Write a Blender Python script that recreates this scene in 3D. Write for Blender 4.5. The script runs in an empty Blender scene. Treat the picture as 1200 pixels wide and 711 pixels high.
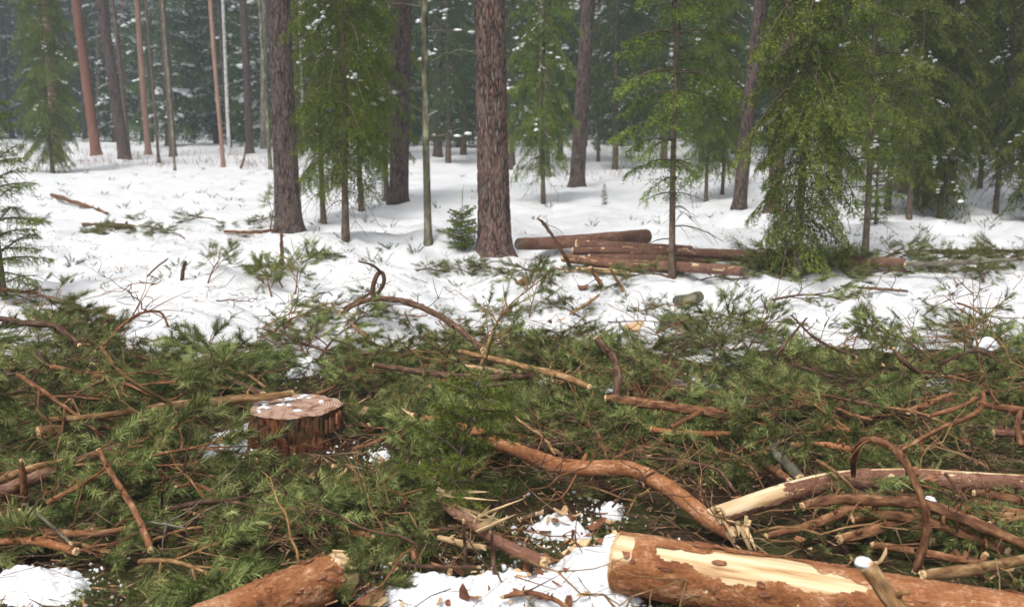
import bpy, bmesh, math, random
import numpy as np
from mathutils import Matrix, Vector, Euler

# ------------------------------------------------------------------ camera, sky, sun, exposure
scene = bpy.context.scene
col = scene.collection
R = math.radians
CAM_H, PITCH = 1.65, R(10.2)
cam_data = bpy.data.cameras.new('camera')
cam = bpy.data.objects.new('camera', cam_data)
col.objects.link(cam)
cam.location = (0, 0, CAM_H)
cam.rotation_euler = (R(90) - PITCH, 0, 0)
cam_data.sensor_width = 36
cam_data.lens = 36
cam_data.clip_end = 600
cam_data.dof.use_dof = True
cam_data.dof.focus_distance = 5.2
cam_data.dof.aperture_fstop = 3.6
scene.camera = cam

SUN_EL, SUN_AZ = R(58), R(202)
world = bpy.data.worlds.new('World')
scene.world = world
world.use_nodes = True
wn, wl = world.node_tree.nodes, world.node_tree.links
wn.clear()
sky = wn.new('ShaderNodeTexSky')
sky.sky_type = 'NISHITA'
sky.sun_disc = False
sky.sun_elevation = SUN_EL
sky.sun_rotation = SUN_AZ
sky.air_density = 1.0
sky.dust_density = 6.0
sky.ozone_density = 1.0
hs = wn.new('ShaderNodeHueSaturation')
hs.inputs['Saturation'].default_value = 0.22
bg = wn.new('ShaderNodeBackground')
bg.inputs['Strength'].default_value = 0.13
wo = wn.new('ShaderNodeOutputWorld')
wl.new(sky.outputs[0], hs.inputs['Color'])
wl.new(hs.outputs[0], bg.inputs['Color'])
wl.new(bg.outputs[0], wo.inputs['Surface'])

sun_d = bpy.data.lights.new('sun', 'SUN')
sun_d.energy = 1.5
sun_d.angle = R(11)
sun_d.color = (1.0, 0.96, 0.9)
sun = bpy.data.objects.new('sun', sun_d)
col.objects.link(sun)
sd = Vector((math.sin(SUN_AZ) * math.cos(SUN_EL), math.cos(SUN_AZ) * math.cos(SUN_EL), math.sin(SUN_EL)))
sun.rotation_euler = sd.to_track_quat('Z', 'Y').to_euler()
sun.location = (0, 0, 30)

vs = scene.view_settings
vs.view_transform = 'Standard'
vs.look = 'None'
vs.exposure = 0.48
vs.gamma = 1.0
vs.use_curve_mapping = False
scene.cycles.use_denoising = True
scene.cycles.max_bounces = 4
scene.cycles.diffuse_bounces = 2
scene.cycles.glossy_bounces = 2
scene.cycles.transmission_bounces = 2
scene.cycles.volume_bounces = 0
scene.cycles.transparent_max_bounces = 4
scene.cycles.caustics_reflective = False
scene.cycles.caustics_refractive = False
scene.cycles.use_adaptive_sampling = True
scene.cycles.adaptive_threshold = 0.03

# ------------------------------------------------------------------ noise, terrain, picture-to-place helpers
def _hash(ix, iy, iz, seed):
    n = (ix * 374761393 + iy * 668265263 + iz * 2147483647 + seed * 974711) & 0xFFFFFFFF
    n = ((n ^ (n >> 13)) * 1274126177) & 0xFFFFFFFF
    n = ((n ^ (n >> 16)) * 2246822519) & 0xFFFFFFFF
    return ((n ^ (n >> 15)) & 0xFFFFFF) / float(0xFFFFFF)

def vnoise(x, y, z=None, seed=0):
    """value noise in 0..1"""
    x = np.asarray(x, float); y = np.asarray(y, float)
    z = np.zeros_like(x) if z is None else np.asarray(z, float)
    ix, iy, iz = np.floor(x).astype(np.int64), np.floor(y).astype(np.int64), np.floor(z).astype(np.int64)
    fx, fy, fz = x - ix, y - iy, z - iz
    fx = fx * fx * (3 - 2 * fx); fy = fy * fy * (3 - 2 * fy); fz = fz * fz * (3 - 2 * fz)
    out = 0
    for dx in (0, 1):
        for dy in (0, 1):
            for dz in (0, 1):
                w = (fx if dx else 1 - fx) * (fy if dy else 1 - fy) * (fz if dz else 1 - fz)
                out = out + w * _hash(ix + dx, iy + dy, iz + dz, seed)
    return out

def fbm(x, y, octv=4, seed=0, z=None):
    s, a, t = 0, 0.5, 0
    f = 1.0
    for o in range(octv):
        s = s + a * vnoise(np.asarray(x) * f, np.asarray(y) * f, None if z is None else np.asarray(z) * f, seed + o * 17)
        t += a; a *= 0.5; f *= 2.03
    return s / t

def sstep(a, b, x):
    t = np.clip((x - a) / (b - a), 0, 1)
    return t * t * (3 - 2 * t)

def gauss(x, y, cx, cy, rx, ry, h):
    return h * np.exp(-((x - cx) / rx) ** 2 - ((y - cy) / ry) ** 2)

def H(x, y):
    """height of the forest floor"""
    x = np.asarray(x, float); y = np.asarray(y, float)
    z = 0.40 * sstep(22, 48, y)
    z = z + 0.16 * (fbm(x * 0.33, y * 0.33, 3, 5) - 0.5) * sstep(5.5, 12, y)
    z = z + 0.07 * (fbm(x * 1.1, y * 1.1, 3, 9) - 0.5)
    z = z + gauss(x, y, 9.8, 23.5, 4.5, 2.6, 0.50)
    return z

def snow_t(x, y):
    """snow depth; negative where the floor is bare"""
    x = np.asarray(x, float); y = np.asarray(y, float)
    n = fbm(x * 0.9, y * 0.9, 4, 31)
    t = -0.215 + 0.27 * sstep(5.4, 8.4, y) + 0.16 * n + 0.50 * (fbm(x * 0.85 + 3, y * 1.3, 4, 63) - 0.5) * sstep(4.6, 6.2, y) * sstep(10.0, 7.6, y)
    t = t + gauss(x, y, -2.75, 9.2, 0.85, 0.45, 0.17)
    t = t + gauss(x, y, -1.35, 11.9, 1.3, 0.55, 0.20)
    t = t + gauss(x, y, 0.85, 11.2, 0.45, 0.5, 0.17)
    t = t + gauss(x, y, -2.6, 11.2, 1.2, 0.5, 0.08)
    t = t + gauss(x, y, 3.3, 10.3, 1.0, 0.5, 0.16)
    t = t + gauss(x, y, 5.0, 10.0, 0.9, 0.55, 0.17)
    t = t + gauss(x, y, 6.6, 10.0, 1.0, 0.6, 0.14)
    t = t + gauss(x, y, 0.9, 7.9, 0.7, 0.4, 0.06)
    t = t + gauss(x, y, -2.4, 7.5, 0.9, 0.6, 0.13) + gauss(x, y, 0.75, 7.3, 0.9, 0.4, 0.09) + gauss(x, y, -0.6, 7.9, 0.6, 0.4, 0.06)
    t = t + 0.32 * (fbm(x * 1.5 + 9, y * 1.9, 3, 91) - 0.5) * sstep(6.5, 8.5, y) * sstep(26, 14, y)
    # trodden, lumpy spring snow
    t = t + 0.09 * (fbm(x * 2.6, y * 2.6, 3, 77) - 0.5) * sstep(5, 8, y)
    # thinner where slash lies behind the ridge
    t = t - gauss(x, y, 5.0, 12.6, 3.6, 0.9, 0.14)
    return t

def top_exact(x, y):
    h = H(x, y)
    return np.maximum(h, h + snow_t(x, y))
_GY = np.geomspace(1.5, 160, 700); _GU = np.linspace(-1.4, 1.4, 700)
_GT = top_exact(_GU[None, :] * (_GY[:, None] + 3), np.repeat(_GY[:, None], 700, 1))
def top(x, y):
    """surface height, looked up in a table"""
    x = np.asarray(x, float); y = np.clip(np.asarray(y, float), 1.51, 159)
    a = np.log(y / 1.5) / math.log(160 / 1.5) * 699
    b = np.clip((x / (y + 3) + 1.4) / 2.8 * 699, 0, 698.99)
    i = np.minimum(a.astype(int), 698); j = b.astype(int); f = a - i; g = b - j
    return (_GT[i, j] * (1 - g) + _GT[i, j + 1] * g) * (1 - f) + (_GT[i + 1, j] * (1 - g) + _GT[i + 1, j + 1] * g) * f

FWD = np.array([0, math.cos(PITCH), -math.sin(PITCH)])
UP = np.array([0, math.sin(PITCH), math.cos(PITCH)])
CP = np.array([0, 0, CAM_H])
TT = np.geomspace(2.2, 140, 300)

def ray(px, py):
    return FWD + (px - 600) / 1200 * np.array([1.0, 0, 0]) + (355.5 - py) / 1200 * UP

def at(px, py, h=0.0):
    """where the line of sight through a photo point meets the surface raised by h; returns point and depth"""
    d = ray(px, py)
    P = CP + TT[:, None] * d
    below = P[:, 2] < top(P[:, 0], P[:, 1]) + h
    i = int(np.argmax(below)) if below.any() else len(TT) - 1
    ts = np.linspace(TT[max(i - 1, 0)], TT[i], 24)
    P = CP + ts[:, None] * d
    below = P[:, 2] < top(P[:, 0], P[:, 1]) + h
    i = int(np.argmax(below)) if below.any() else len(ts) - 1
    return P[i], ts[i]

def at_z(px, py, t):
    return CP + t * ray(px, py)

def to_px(p):
    v = np.asarray(p) - CP
    t = v @ FWD
    return 600 + 1200 * v[0] / t, 355.5 - 1200 * (v @ UP) / t

# ------------------------------------------------------------------ materials
MAT = {}
def new_mat(name, rough=0.8, spec=0.25):
    m = bpy.data.materials.new(name)
    m.use_nodes = True
    MAT[name] = m
    b = m.node_tree.nodes['Principled BSDF']
    b.inputs['Roughness'].default_value = rough
    b.inputs['Specular IOR Level'].default_value = spec
    return m, m.node_tree.nodes, m.node_tree.links, b

def ramp(n, stops):
    r = n.new('ShaderNodeValToRGB')
    e = r.color_ramp.elements
    while len(e) < len(stops):
        e.new(0.5)
    for el, (p, c) in zip(e, stops):
        el.position = p
        el.color = (*c, 1)
    return r

def coords(n, l, kind, scale):
    if kind == 'tc':
        a = n.new('ShaderNodeAttribute'); a.attribute_name = 'tc'; out = a.outputs['Vector']
    else:
        g = n.new('ShaderNodeNewGeometry' if kind == 'pos' else 'ShaderNodeTexCoord')
        out = g.outputs['Position' if kind == 'pos' else 'Object']
    mp = n.new('ShaderNodeMapping')
    mp.inputs['Scale'].default_value = scale
    l.new(out, mp.inputs['Vector'])
    return mp.outputs[0]

def noise(n, l, vec, scale, detail=5, rough=0.6):
    t = n.new('ShaderNodeTexNoise')
    t.inputs['Scale'].default_value = scale
    t.inputs['Detail'].default_value = detail
    t.inputs['Roughness'].default_value = rough
    l.new(vec, t.inputs['Vector'])
    return t

def bump(n, l, h, b, strength, dist):
    bp = n.new('ShaderNodeBump')
    bp.inputs['Strength'].default_value = strength
    bp.inputs['Distance'].default_value = dist
    l.new(h, bp.inputs['Height'])
    l.new(bp.outputs[0], b.inputs['Normal'])
    return bp

def mix(n, l, fac, a, b_, mode='MIX'):
    m = n.new('ShaderNodeMix'); m.data_type = 'RGBA'; m.blend_type = mode
    for sock, v in ((m.inputs[0], fac), (m.inputs[6], a), (m.inputs[7], b_)):
        if hasattr(v, 'links'):
            l.new(v, sock)
        elif isinstance(v, (int, float)):
            sock.default_value = v
        else:
            sock.default_value = (*v, 1)
    return m.outputs[2]

def obj_random(n):
    return n.new('ShaderNodeObjectInfo').outputs['Random']

def mat_noise(name, stops, scale=4.0, stretch=(1, 1, 1), kind='tc', rough=0.8, spec=0.2, bstr=0.5, bdist=0.01, detail=6, vary=0.0):
    m, n, l, b = new_mat(name, rough, spec)
    v = coords(n, l, kind, stretch)
    t = noise(n, l, v, scale, detail)
    r = ramp(n, stops)
    l.new(t.outputs['Fac'], r.inputs[0])
    c = r.outputs[0]
    if vary:
        h = n.new('ShaderNodeHueSaturation')
        mr = n.new('ShaderNodeMapRange')
        mr.inputs[3].default_value = 1 - vary; mr.inputs[4].default_value = 1 + vary
        l.new(obj_random(n), mr.inputs[0]); l.new(mr.outputs[0], h.inputs['Value'])
        l.new(c, h.inputs['Color']); c = h.outputs[0]
    l.new(c, b.inputs['Base Color'])
    if bstr:
        bump(n, l, t.outputs['Fac'], b, bstr, bdist)
    return m

def mat_plates(name, plate, crack, tint, scale, stretch, cw=0.12, bstr=0.9, bdist=0.012, rough=0.85, moss=None):
    """bark in plates: stretched cells with dark cracks between them"""
    m, n, l, b = new_mat(name, rough, 0.15)
    v0 = coords(n, l, 'tc', stretch)
    wob = noise(n, l, v0, scale * 0.9, 3)
    vv = n.new('ShaderNodeVectorMath'); vv.operation = 'MULTIPLY_ADD'
    l.new(wob.outputs['Color'], vv.inputs[0]); vv.inputs[1].default_value = (0.6 / scale,) * 3; l.new(v0, vv.inputs[2])
    vo = n.new('ShaderNodeTexVoronoi'); vo.feature = 'DISTANCE_TO_EDGE'
    vo.inputs['Scale'].default_value = scale
    l.new(vv.outputs[0], vo.inputs['Vector'])
    vc = n.new('ShaderNodeTexVoronoi'); vc.inputs['Scale'].default_value = scale
    l.new(vv.outputs[0], vc.inputs['Vector'])
    nz = noise(n, l, v0, scale * 3.0, 6, 0.7)
    r = ramp(n, [(0.25, plate[0]), (0.5, plate[1]), (0.75, plate[2])])
    l.new(nz.outputs['Fac'], r.inputs[0])
    sep = n.new('ShaderNodeSeparateColor'); l.new(vc.outputs['Color'], sep.inputs[0])
    mr0 = n.new('ShaderNodeMath'); mr0.operation = 'MULTIPLY'; mr0.inputs[1].default_value = 0.6
    l.new(sep.outputs[0], mr0.inputs[0])
    c1 = mix(n, l, mr0.outputs[0], r.outputs[0], tint)
    edge = n.new('ShaderNodeMapRange'); edge.inputs[1].default_value = 0.0; edge.inputs[2].default_value = cw
    l.new(vo.outputs['Distance'], edge.inputs[0])
    brk = ramp(n, [(0.40, (0.25, 0.25, 0.25)), (0.62, (1, 1, 1))]); nb_ = noise(n, l, v0, scale * 0.55, 4, 0.7); l.new(nb_.outputs['Fac'], brk.inputs[0])
    inv = n.new('ShaderNodeMath'); inv.operation = 'SUBTRACT'; inv.inputs[0].default_value = 1.0; l.new(edge.outputs[0], inv.inputs[1])
    cm = n.new('ShaderNodeMath'); cm.operation = 'MULTIPLY'; l.new(inv.outputs[0], cm.inputs[0]); l.new(brk.outputs[0], cm.inputs[1])
    c2 = mix(n, l, cm.outputs[0], c1, crack)
    if moss:
        nm = noise(n, l, coords(n, l, 'tc', (1, 1, 1)), 5.0, 5)
        rm = ramp(n, [(0.52, (0, 0, 0)), (0.66, (1, 1, 1))]); l.new(nm.outputs['Fac'], rm.inputs[0])
        c2 = mix(n, l, rm.outputs[0], c2, moss)
    l.new(c2, b.inputs['Base Color'])
    hsum = n.new('ShaderNodeMath'); hsum.operation = 'MULTIPLY_ADD'; hsum.inputs[1].default_value = 0.7
    ic = n.new('ShaderNodeMath'); ic.operation = 'SUBTRACT'; ic.inputs[0].default_value = 1.0; l.new(cm.outputs[0], ic.inputs[1])
    l.new(nz.outputs['Fac'], hsum.inputs[0]); l.new(ic.outputs[0], hsum.inputs[2])
    bump(n, l, hsum.outputs[0], b, bstr, bdist)
    return m

def mat_flaky(name, cols, edge, scale, stretch, bdist=0.006, rough=0.75):
    """thin bark peeling in layers: stepped noise, darker along the step edges"""
    m, n, l, b = new_mat(name, rough, 0.2)
    v0 = coords(n, l, 'tc', stretch)
    a = noise(n, l, v0, scale, 5, 0.62); c = noise(n, l, v0, scale * 4.5, 5, 0.7); d = noise(n, l, v0, scale * 0.35, 3)
    mu = n.new('ShaderNodeMath'); mu.operation = 'MULTIPLY'; mu.inputs[1].default_value = 15.0; l.new(a.outputs['Fac'], mu.inputs[0])
    fr = n.new('ShaderNodeMath'); fr.operation = 'FRACT'; l.new(mu.outputs[0], fr.inputs[0])
    fl = n.new('ShaderNodeMath'); fl.operation = 'FLOOR'; l.new(mu.outputs[0], fl.inputs[0])
    wn_ = n.new('ShaderNodeTexWhiteNoise'); wn_.noise_dimensions = '1D'; l.new(fl.outputs[0], wn_.inputs['W'])
    am = n.new('ShaderNodeMath'); am.operation = 'MULTIPLY_ADD'; am.inputs[1].default_value = 0.42; l.new(wn_.outputs['Value'], am.inputs[0])
    hm = n.new('ShaderNodeMath'); hm.operation = 'MULTIPLY_ADD'; hm.inputs[1].default_value = 0.55; l.new(c.outputs['Fac'], hm.inputs[0]); 
    dm = n.new('ShaderNodeMath'); dm.operation = 'MULTIPLY_ADD'; dm.inputs[1].default_value = 0.8; dm.inputs[2].default_value = -0.38; l.new(d.outputs['Fac'], dm.inputs[0])
    l.new(dm.outputs[0], hm.inputs[2]); l.new(hm.outputs[0], am.inputs[2])
    r = ramp(n, [(0.12, cols[0]), (0.38, cols[1]), (0.62, cols[2]), (0.85, cols[3])]); l.new(am.outputs[0], r.inputs[0])
    er = ramp(n, [(0.0, (1, 1, 1)), (0.16, (0, 0, 0))]); l.new(fr.outputs[0], er.inputs[0])
    em = n.new('ShaderNodeMath'); em.operation = 'MULTIPLY'; l.new(er.outputs[0], em.inputs[0]); l.new(c.outputs['Fac'], em.inputs[1])
    l.new(mix(n, l, em.outputs[0], r.outputs[0], edge), b.inputs['Base Color'])
    hh = n.new('ShaderNodeMath'); hh.operation = 'MULTIPLY_ADD'; hh.inputs[1].default_value = 0.25; l.new(c.outputs['Fac'], hh.inputs[0])
    fs = n.new('ShaderNodeMath'); fs.operation = 'MULTIPLY'; fs.inputs[1].default_value = 0.35; l.new(fl.outputs[0], fs.inputs[0]); l.new(fs.outputs[0], hh.inputs[2])
    bump(n, l, hh.outputs[0], b, 0.9, bdist)
    return m

# snow: bright, faintly blue in depth, fine crystals and a dusting of needles
m, n, l, b = new_mat('snow', 0.65, 0.2)
v = coords(n, l, 'pos', (1, 1, 1))
t1 = noise(n, l, v, 9.0, 8, 0.65)
t2 = noise(n, l, v, 60.0, 4, 0.7)
t3 = noise(n, l, v, 1.3, 4)
r = ramp(n, [(0.3, (0.76, 0.775, 0.80)), (0.7, (0.84, 0.845, 0.855))]); l.new(t3.outputs['Fac'], r.inputs[0])
spk = ramp(n, [(0.70, (0, 0, 0)), (0.78, (1, 1, 1))]); l.new(t2.outputs['Fac'], spk.inputs[0])
spm = ramp(n, [(0.50, (0, 0, 0)), (0.62, (1, 1, 1))]); l.new(t1.outputs['Fac'], spm.inputs[0])
mm = n.new('ShaderNodeMath'); mm.operation = 'MULTIPLY'; l.new(spk.outputs[0], mm.inputs[0]); l.new(spm.outputs[0], mm.inputs[1])
mm2 = n.new('ShaderNodeMath'); mm2.operation = 'MULTIPLY'; mm2.inputs[1].default_value = 0.7; l.new(mm.outputs[0], mm2.inputs[0])
l.new(mix(n, l, mm2.outputs[0], r.outputs[0], (0.20, 0.15, 0.09)), b.inputs['Base Color'])
add = n.new('ShaderNodeMath'); add.operation = 'MULTIPLY_ADD'; add.inputs[1].default_value = 0.3
l.new(t2.outputs['Fac'], add.inputs[0]); l.new(t1.outputs['Fac'], add.inputs[2])
bump(n, l, add.outputs[0], b, 0.8, 0.06)
m, n, l, b = new_mat('clean_snow', 0.6, 0.2)
b.inputs['Base Color'].default_value = (0.80, 0.815, 0.84, 1)
v = coords(n, l, 'pos', (1, 1, 1)); t1 = noise(n, l, v, 60.0, 4); bump(n, l, t1.outputs['Fac'], b, 0.6, 0.015)

# forest floor: dark duff, brown needles, moss
m, n, l, b = new_mat('forest_floor', 0.95, 0.08)
v = coords(n, l, 'pos', (1, 1, 1))
t1 = noise(n, l, v, 3.0, 8, 0.7); t2 = noise(n, l, v, 45.0, 6, 0.75); t3 = noise(n, l, v, 2.1, 5)
r = ramp(n, [(0.3, (0.018, 0.012, 0.008)), (0.5, (0.060, 0.036, 0.020)), (0.72, (0.16, 0.10, 0.055))]); l.new(t2.outputs['Fac'], r.inputs[0])
rm = ramp(n, [(0.46, (0, 0, 0)), (0.6, (1, 1, 1))]); l.new(t3.outputs['Fac'], rm.inputs[0])
g = ramp(n, [(0.3, (0.03, 0.045, 0.012)), (0.7, (0.10, 0.13, 0.035))]); l.new(t2.outputs['Fac'], g.inputs[0])
mf = n.new('ShaderNodeMath'); mf.operation = 'MULTIPLY'; mf.inputs[1].default_value = 0.7; l.new(rm.outputs[0], mf.inputs[0])
l.new(mix(n, l, mf.outputs[0], r.outputs[0], g.outputs[0]), b.inputs['Base Color'])
bump(n, l, t2.outputs['Fac'], b, 0.8, 0.04)

mat_plates('pine_bark', [(0.085, 0.058, 0.048), (0.18, 0.137, 0.118), (0.54, 0.49, 0.44)], (0.024, 0.014, 0.011), (0.25, 0.115, 0.075), 28, (1, 1, 0.26), 0.26, 1.0, 0.028)
mat_plates('dark_pine_bark', [(0.060, 0.044, 0.038), (0.135, 0.105, 0.092), (0.36, 0.32, 0.29)], (0.024, 0.016, 0.013), (0.16, 0.098, 0.075), 27, (1, 1, 0.25), 0.24, 1.0, 0.025)
mat_flaky('weathered_bark', [(0.045, 0.022, 0.016), (0.10, 0.050, 0.035), (0.17, 0.088, 0.060), (0.30, 0.20, 0.14)], (0.03, 0.014, 0.010), 18, (1, 1, 0.45), 0.006, 0.9)
mat_flaky('red_pine_bark', [(0.09, 0.046, 0.036), (0.155, 0.072, 0.050), (0.22, 0.098, 0.064), (0.29, 0.155, 0.11)], (0.08, 0.035, 0.025), 9, (1, 1, 0.35), 0.005)
mat_flaky('pale_pine_bark', [(0.15, 0.09, 0.072), (0.25, 0.145, 0.11), (0.34, 0.20, 0.15), (0.42, 0.28, 0.22)], (0.11, 0.06, 0.045), 9, (1, 1, 0.35), 0.004)
mat_flaky('flaky_red_bark', [(0.055, 0.019, 0.009), (0.19, 0.068, 0.025), (0.36, 0.150, 0.062), (0.58, 0.36, 0.22)], (0.025, 0.009, 0.005), 27, (1, 1, 0.5), 0.014)
mat_plates('stump_bark', [(0.055, 0.020, 0.011), (0.15, 0.052, 0.022), (0.32, 0.13, 0.06)], (0.015, 0.008, 0.006), (0.20, 0.07, 0.03), 30, (1, 1, 0.3), 0.25, 1.0, 0.02, 0.85, (0.06, 0.06, 0.028))
mat_flaky('log_bark', [(0.070, 0.030, 0.020), (0.145, 0.065, 0.042), (0.23, 0.115, 0.075), (0.38, 0.25, 0.18)], (0.04, 0.018, 0.012), 20, (1, 1, 0.45), 0.006, 0.85)
mat_noise('branch_bark', [(0.30, (0.050, 0.022, 0.012)), (0.45, (0.15, 0.064, 0.030)), (0.56, (0.25, 0.118, 0.056)), (0.70, (0.46, 0.29, 0.16))], 42, (1, 1, 0.35), vary=0.25, bstr=1.0, bdist=0.006, detail=8)
mat_noise('dark_branch_bark', [(0.3, (0.035, 0.019, 0.012)), (0.5, (0.105, 0.056, 0.034)), (0.7, (0.26, 0.17, 0.11))], 44, (1, 1, 0.35), vary=0.25, bstr=0.9, bdist=0.005, detail=8)
mat_noise('tan_branch_bark', [(0.3, (0.10, 0.050, 0.022)), (0.5, (0.26, 0.145, 0.062)), (0.68, (0.50, 0.34, 0.18))], 40, (1, 1, 0.35), vary=0.2, bstr=0.9, bdist=0.005, detail=8)
mat_noise('grey_branch_bark', [(0.3, (0.08, 0.07, 0.055)), (0.5, (0.17, 0.15, 0.11)), (0.68, (0.33, 0.33, 0.25))], 18, (1, 1, 0.4), vary=0.2, bstr=0.7, bdist=0.005)
mat_noise('lichen_bark', [(0.32, (0.05, 0.04, 0.03)), (0.5, (0.13, 0.12, 0.08)), (0.66, (0.30, 0.31, 0.20))], 12, (1, 1, 0.5), bstr=0.8, bdist=0.01)
mat_noise('spruce_bark', [(0.3, (0.05, 0.035, 0.026)), (0.5, (0.12, 0.085, 0.062)), (0.7, (0.22, 0.18, 0.135))], 22, (1, 1, 0.45), bstr=0.8, bdist=0.008)
mat_noise('birch_bark', [(0.35, (0.35, 0.34, 0.32)), (0.5, (0.6, 0.6, 0.58)), (0.7, (0.68, 0.68, 0.66))], 6, (1, 1, 1.6), bstr=0.3)
mat_noise('raw_wood', [(0.3, (0.42, 0.26, 0.12)), (0.5, (0.60, 0.42, 0.23)), (0.7, (0.70, 0.54, 0.34))], 22, (1, 1, 0.08), rough=0.7, bstr=0.5, bdist=0.004, vary=0.12)
mat_noise('peeled_wood', [(0.36, (0.30, 0.145, 0.055)), (0.44, (0.56, 0.37, 0.19)), (0.55, (0.72, 0.55, 0.34)), (0.7, (0.78, 0.64, 0.44))], 26, (1, 1, 0.07), rough=0.6, spec=0.3, bstr=0.6, bdist=0.004, detail=8)
mat_noise('chip_wood', [(0.3, (0.40, 0.23, 0.11)), (0.6, (0.62, 0.43, 0.24))], 30, (1, 1, 1), 'obj', vary=0.25, bstr=0.4, bdist=0.003)
mat_noise('chip_bark', [(0.3, (0.11, 0.042, 0.022)), (0.6, (0.29, 0.13, 0.07))], 30, (1, 1, 1), 'obj', vary=0.35, bstr=0.5, bdist=0.003)
mat_noise('dark_wood_end', [(0.3, (0.04, 0.028, 0.02)), (0.6, (0.11, 0.085, 0.065))], 30, (1, 1, 1), 'obj', bstr=0.6)
mat_noise('dead_grass', [(0.3, (0.13, 0.066, 0.036)), (0.6, (0.24, 0.14, 0.08))], 3, (1, 1, 1), 'pos', bstr=0)
mat_noise('litter', [(0.35, (0.07, 0.04, 0.022)), (0.5, (0.22, 0.11, 0.055)), (0.62, (0.52, 0.35, 0.19))], 34, (1, 1, 1), 'pos', bstr=0)
mat_noise('twig_litter', [(0.35, (0.045, 0.026, 0.017)), (0.5, (0.15, 0.085, 0.048)), (0.62, (0.33, 0.22, 0.13))], 3.5, (1, 1, 1), 'pos', bstr=0)
mat_noise('grass_green', [(0.3, (0.07, 0.11, 0.02)), (0.6, (0.17, 0.21, 0.05))], 6, (1, 1, 1), 'pos', bstr=0)

# cut face: growth rings
def mat_rings(name, a, b_, dirt=None):
    m, n, l, bb = new_mat(name, 0.75, 0.2)
    v = coords(n, l, 'tc', (1, 1, 0))
    w = n.new('ShaderNodeTexWave'); w.wave_type = 'RINGS'; w.rings_direction = 'Z'
    w.inputs['Scale'].default_value = 22; w.inputs['Distortion'].default_value = 2.0; w.inputs['Detail'].default_value = 3
    l.new(v, w.inputs['Vector'])
    r = ramp(n, [(0.2, a), (0.8, b_)]); l.new(w.outputs['Fac'], r.inputs[0])
    c = r.outputs[0]
    if dirt:
        t = noise(n, l, v, 14, 6); rr = ramp(n, [(0.48, (0, 0, 0)), (0.6, (1, 1, 1))]); l.new(t.outputs['Fac'], rr.inputs[0])
        c = mix(n, l, rr.outputs[0], c, dirt)
    l.new(c, bb.inputs['Base Color'])
    bump(n, l, w.outputs['Fac'], bb, 0.3, 0.004)
mat_rings('cut_face', (0.52, 0.32, 0.15), (0.74, 0.55, 0.33))
mat_rings('stump_face', (0.33, 0.20, 0.14), (0.50, 0.36, 0.27), (0.20, 0.10, 0.06))

def mat_needles(name, dark, lite, yellow, vary=0.32, trans=0.12, brown=(0.11, 0.062, 0.024)):
    m, n, l, b = new_mat(name, 0.6, 0.16)
    at_ = n.new('ShaderNodeAttribute'); at_.attribute_name = 'tc'
    sx = n.new('ShaderNodeSeparateXYZ'); l.new(at_.outputs['Vector'], sx.inputs[0])
    r = ramp(n, [(0.055, brown), (0.13, dark), (0.5, lite), (0.9, yellow)])
    am = n.new('ShaderNodeMath'); am.operation = 'MULTIPLY_ADD'; am.inputs[1].default_value = 0.6
    hm = n.new('ShaderNodeMath'); hm.operation = 'MULTIPLY'; hm.inputs[1].default_value = 0.4
    l.new(sx.outputs[0], am.inputs[0]); l.new(sx.outputs[1], hm.inputs[0]); l.new(hm.outputs[0], am.inputs[2])
    l.new(am.outputs[0], r.inputs[0])
    h = n.new('ShaderNodeHueSaturation')
    mr = n.new('ShaderNodeMapRange'); mr.inputs[3].default_value = 1 - vary; mr.inputs[4].default_value = 1 + vary
    l.new(obj_random(n), mr.inputs[0]); l.new(mr.outputs[0], h.inputs['Value'])
    mr2 = n.new('ShaderNodeMapRange'); mr2.inputs[3].default_value = 0.485; mr2.inputs[4].default_value = 0.515
    l.new(obj_random(n), mr2.inputs[0]); l.new(mr2.outputs[0], h.inputs['Hue'])
    l.new(r.outputs[0], h.inputs['Color'])
    l.new(h.outputs[0], b.inputs['Base Color'])
    if trans:
        tr = n.new('ShaderNodeBsdfTranslucent'); l.new(h.outputs[0], tr.inputs['Color'])
        mx = n.new('ShaderNodeMixShader'); mx.inputs[0].default_value = trans
        out = n['Material Output']
        l.new(b.outputs[0], mx.inputs[1]); l.new(tr.outputs[0], mx.inputs[2]); l.new(mx.outputs[0], out.inputs['Surface'])
    return m
mat_needles('pine_needles', (0.024, 0.032, 0.009), (0.150, 0.186, 0.050), (0.430, 0.450, 0.175))
mat_needles('spruce_needles', (0.035, 0.052, 0.009), (0.140, 0.188, 0.028), (0.300, 0.355, 0.070))
mat_needles('fresh_spruce_needles', (0.055, 0.090, 0.010), (0.140, 0.210, 0.024), (0.250, 0.330, 0.055))
mat_needles('dark_spruce_needles', (0.024, 0.042, 0.012), (0.060, 0.100, 0.025), (0.110, 0.155, 0.042))

# ------------------------------------------------------------------ mesh helpers
def make_mesh(name, V, faces, tc=None, smooth=True):
    V = np.asarray(V, np.float32)
    faces = [np.asarray(f, np.int32) for f in faces if len(f)]
    me = bpy.data.meshes.new(name)
    me.vertices.add(len(V)); me.vertices.foreach_set('co', V.ravel())
    loops = np.concatenate([f.ravel() for f in faces])
    sizes = np.concatenate([np.full(len(f), f.shape[1], np.int32) for f in faces])
    starts = np.concatenate([[0], np.cumsum(sizes)[:-1]]).astype(np.int32)
    me.loops.add(len(loops)); me.loops.foreach_set('vertex_index', loops)
    me.polygons.add(len(sizes)); me.polygons.foreach_set('loop_start', starts)
    me.polygons.foreach_set('use_smooth', np.full(len(sizes), smooth))
    me.update(calc_edges=True)
    if tc is not None:
        a = me.attributes.new('tc', 'FLOAT_VECTOR', 'POINT')
        a.data.foreach_set('vector', np.asarray(tc, np.float32).ravel())
    return me

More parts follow.
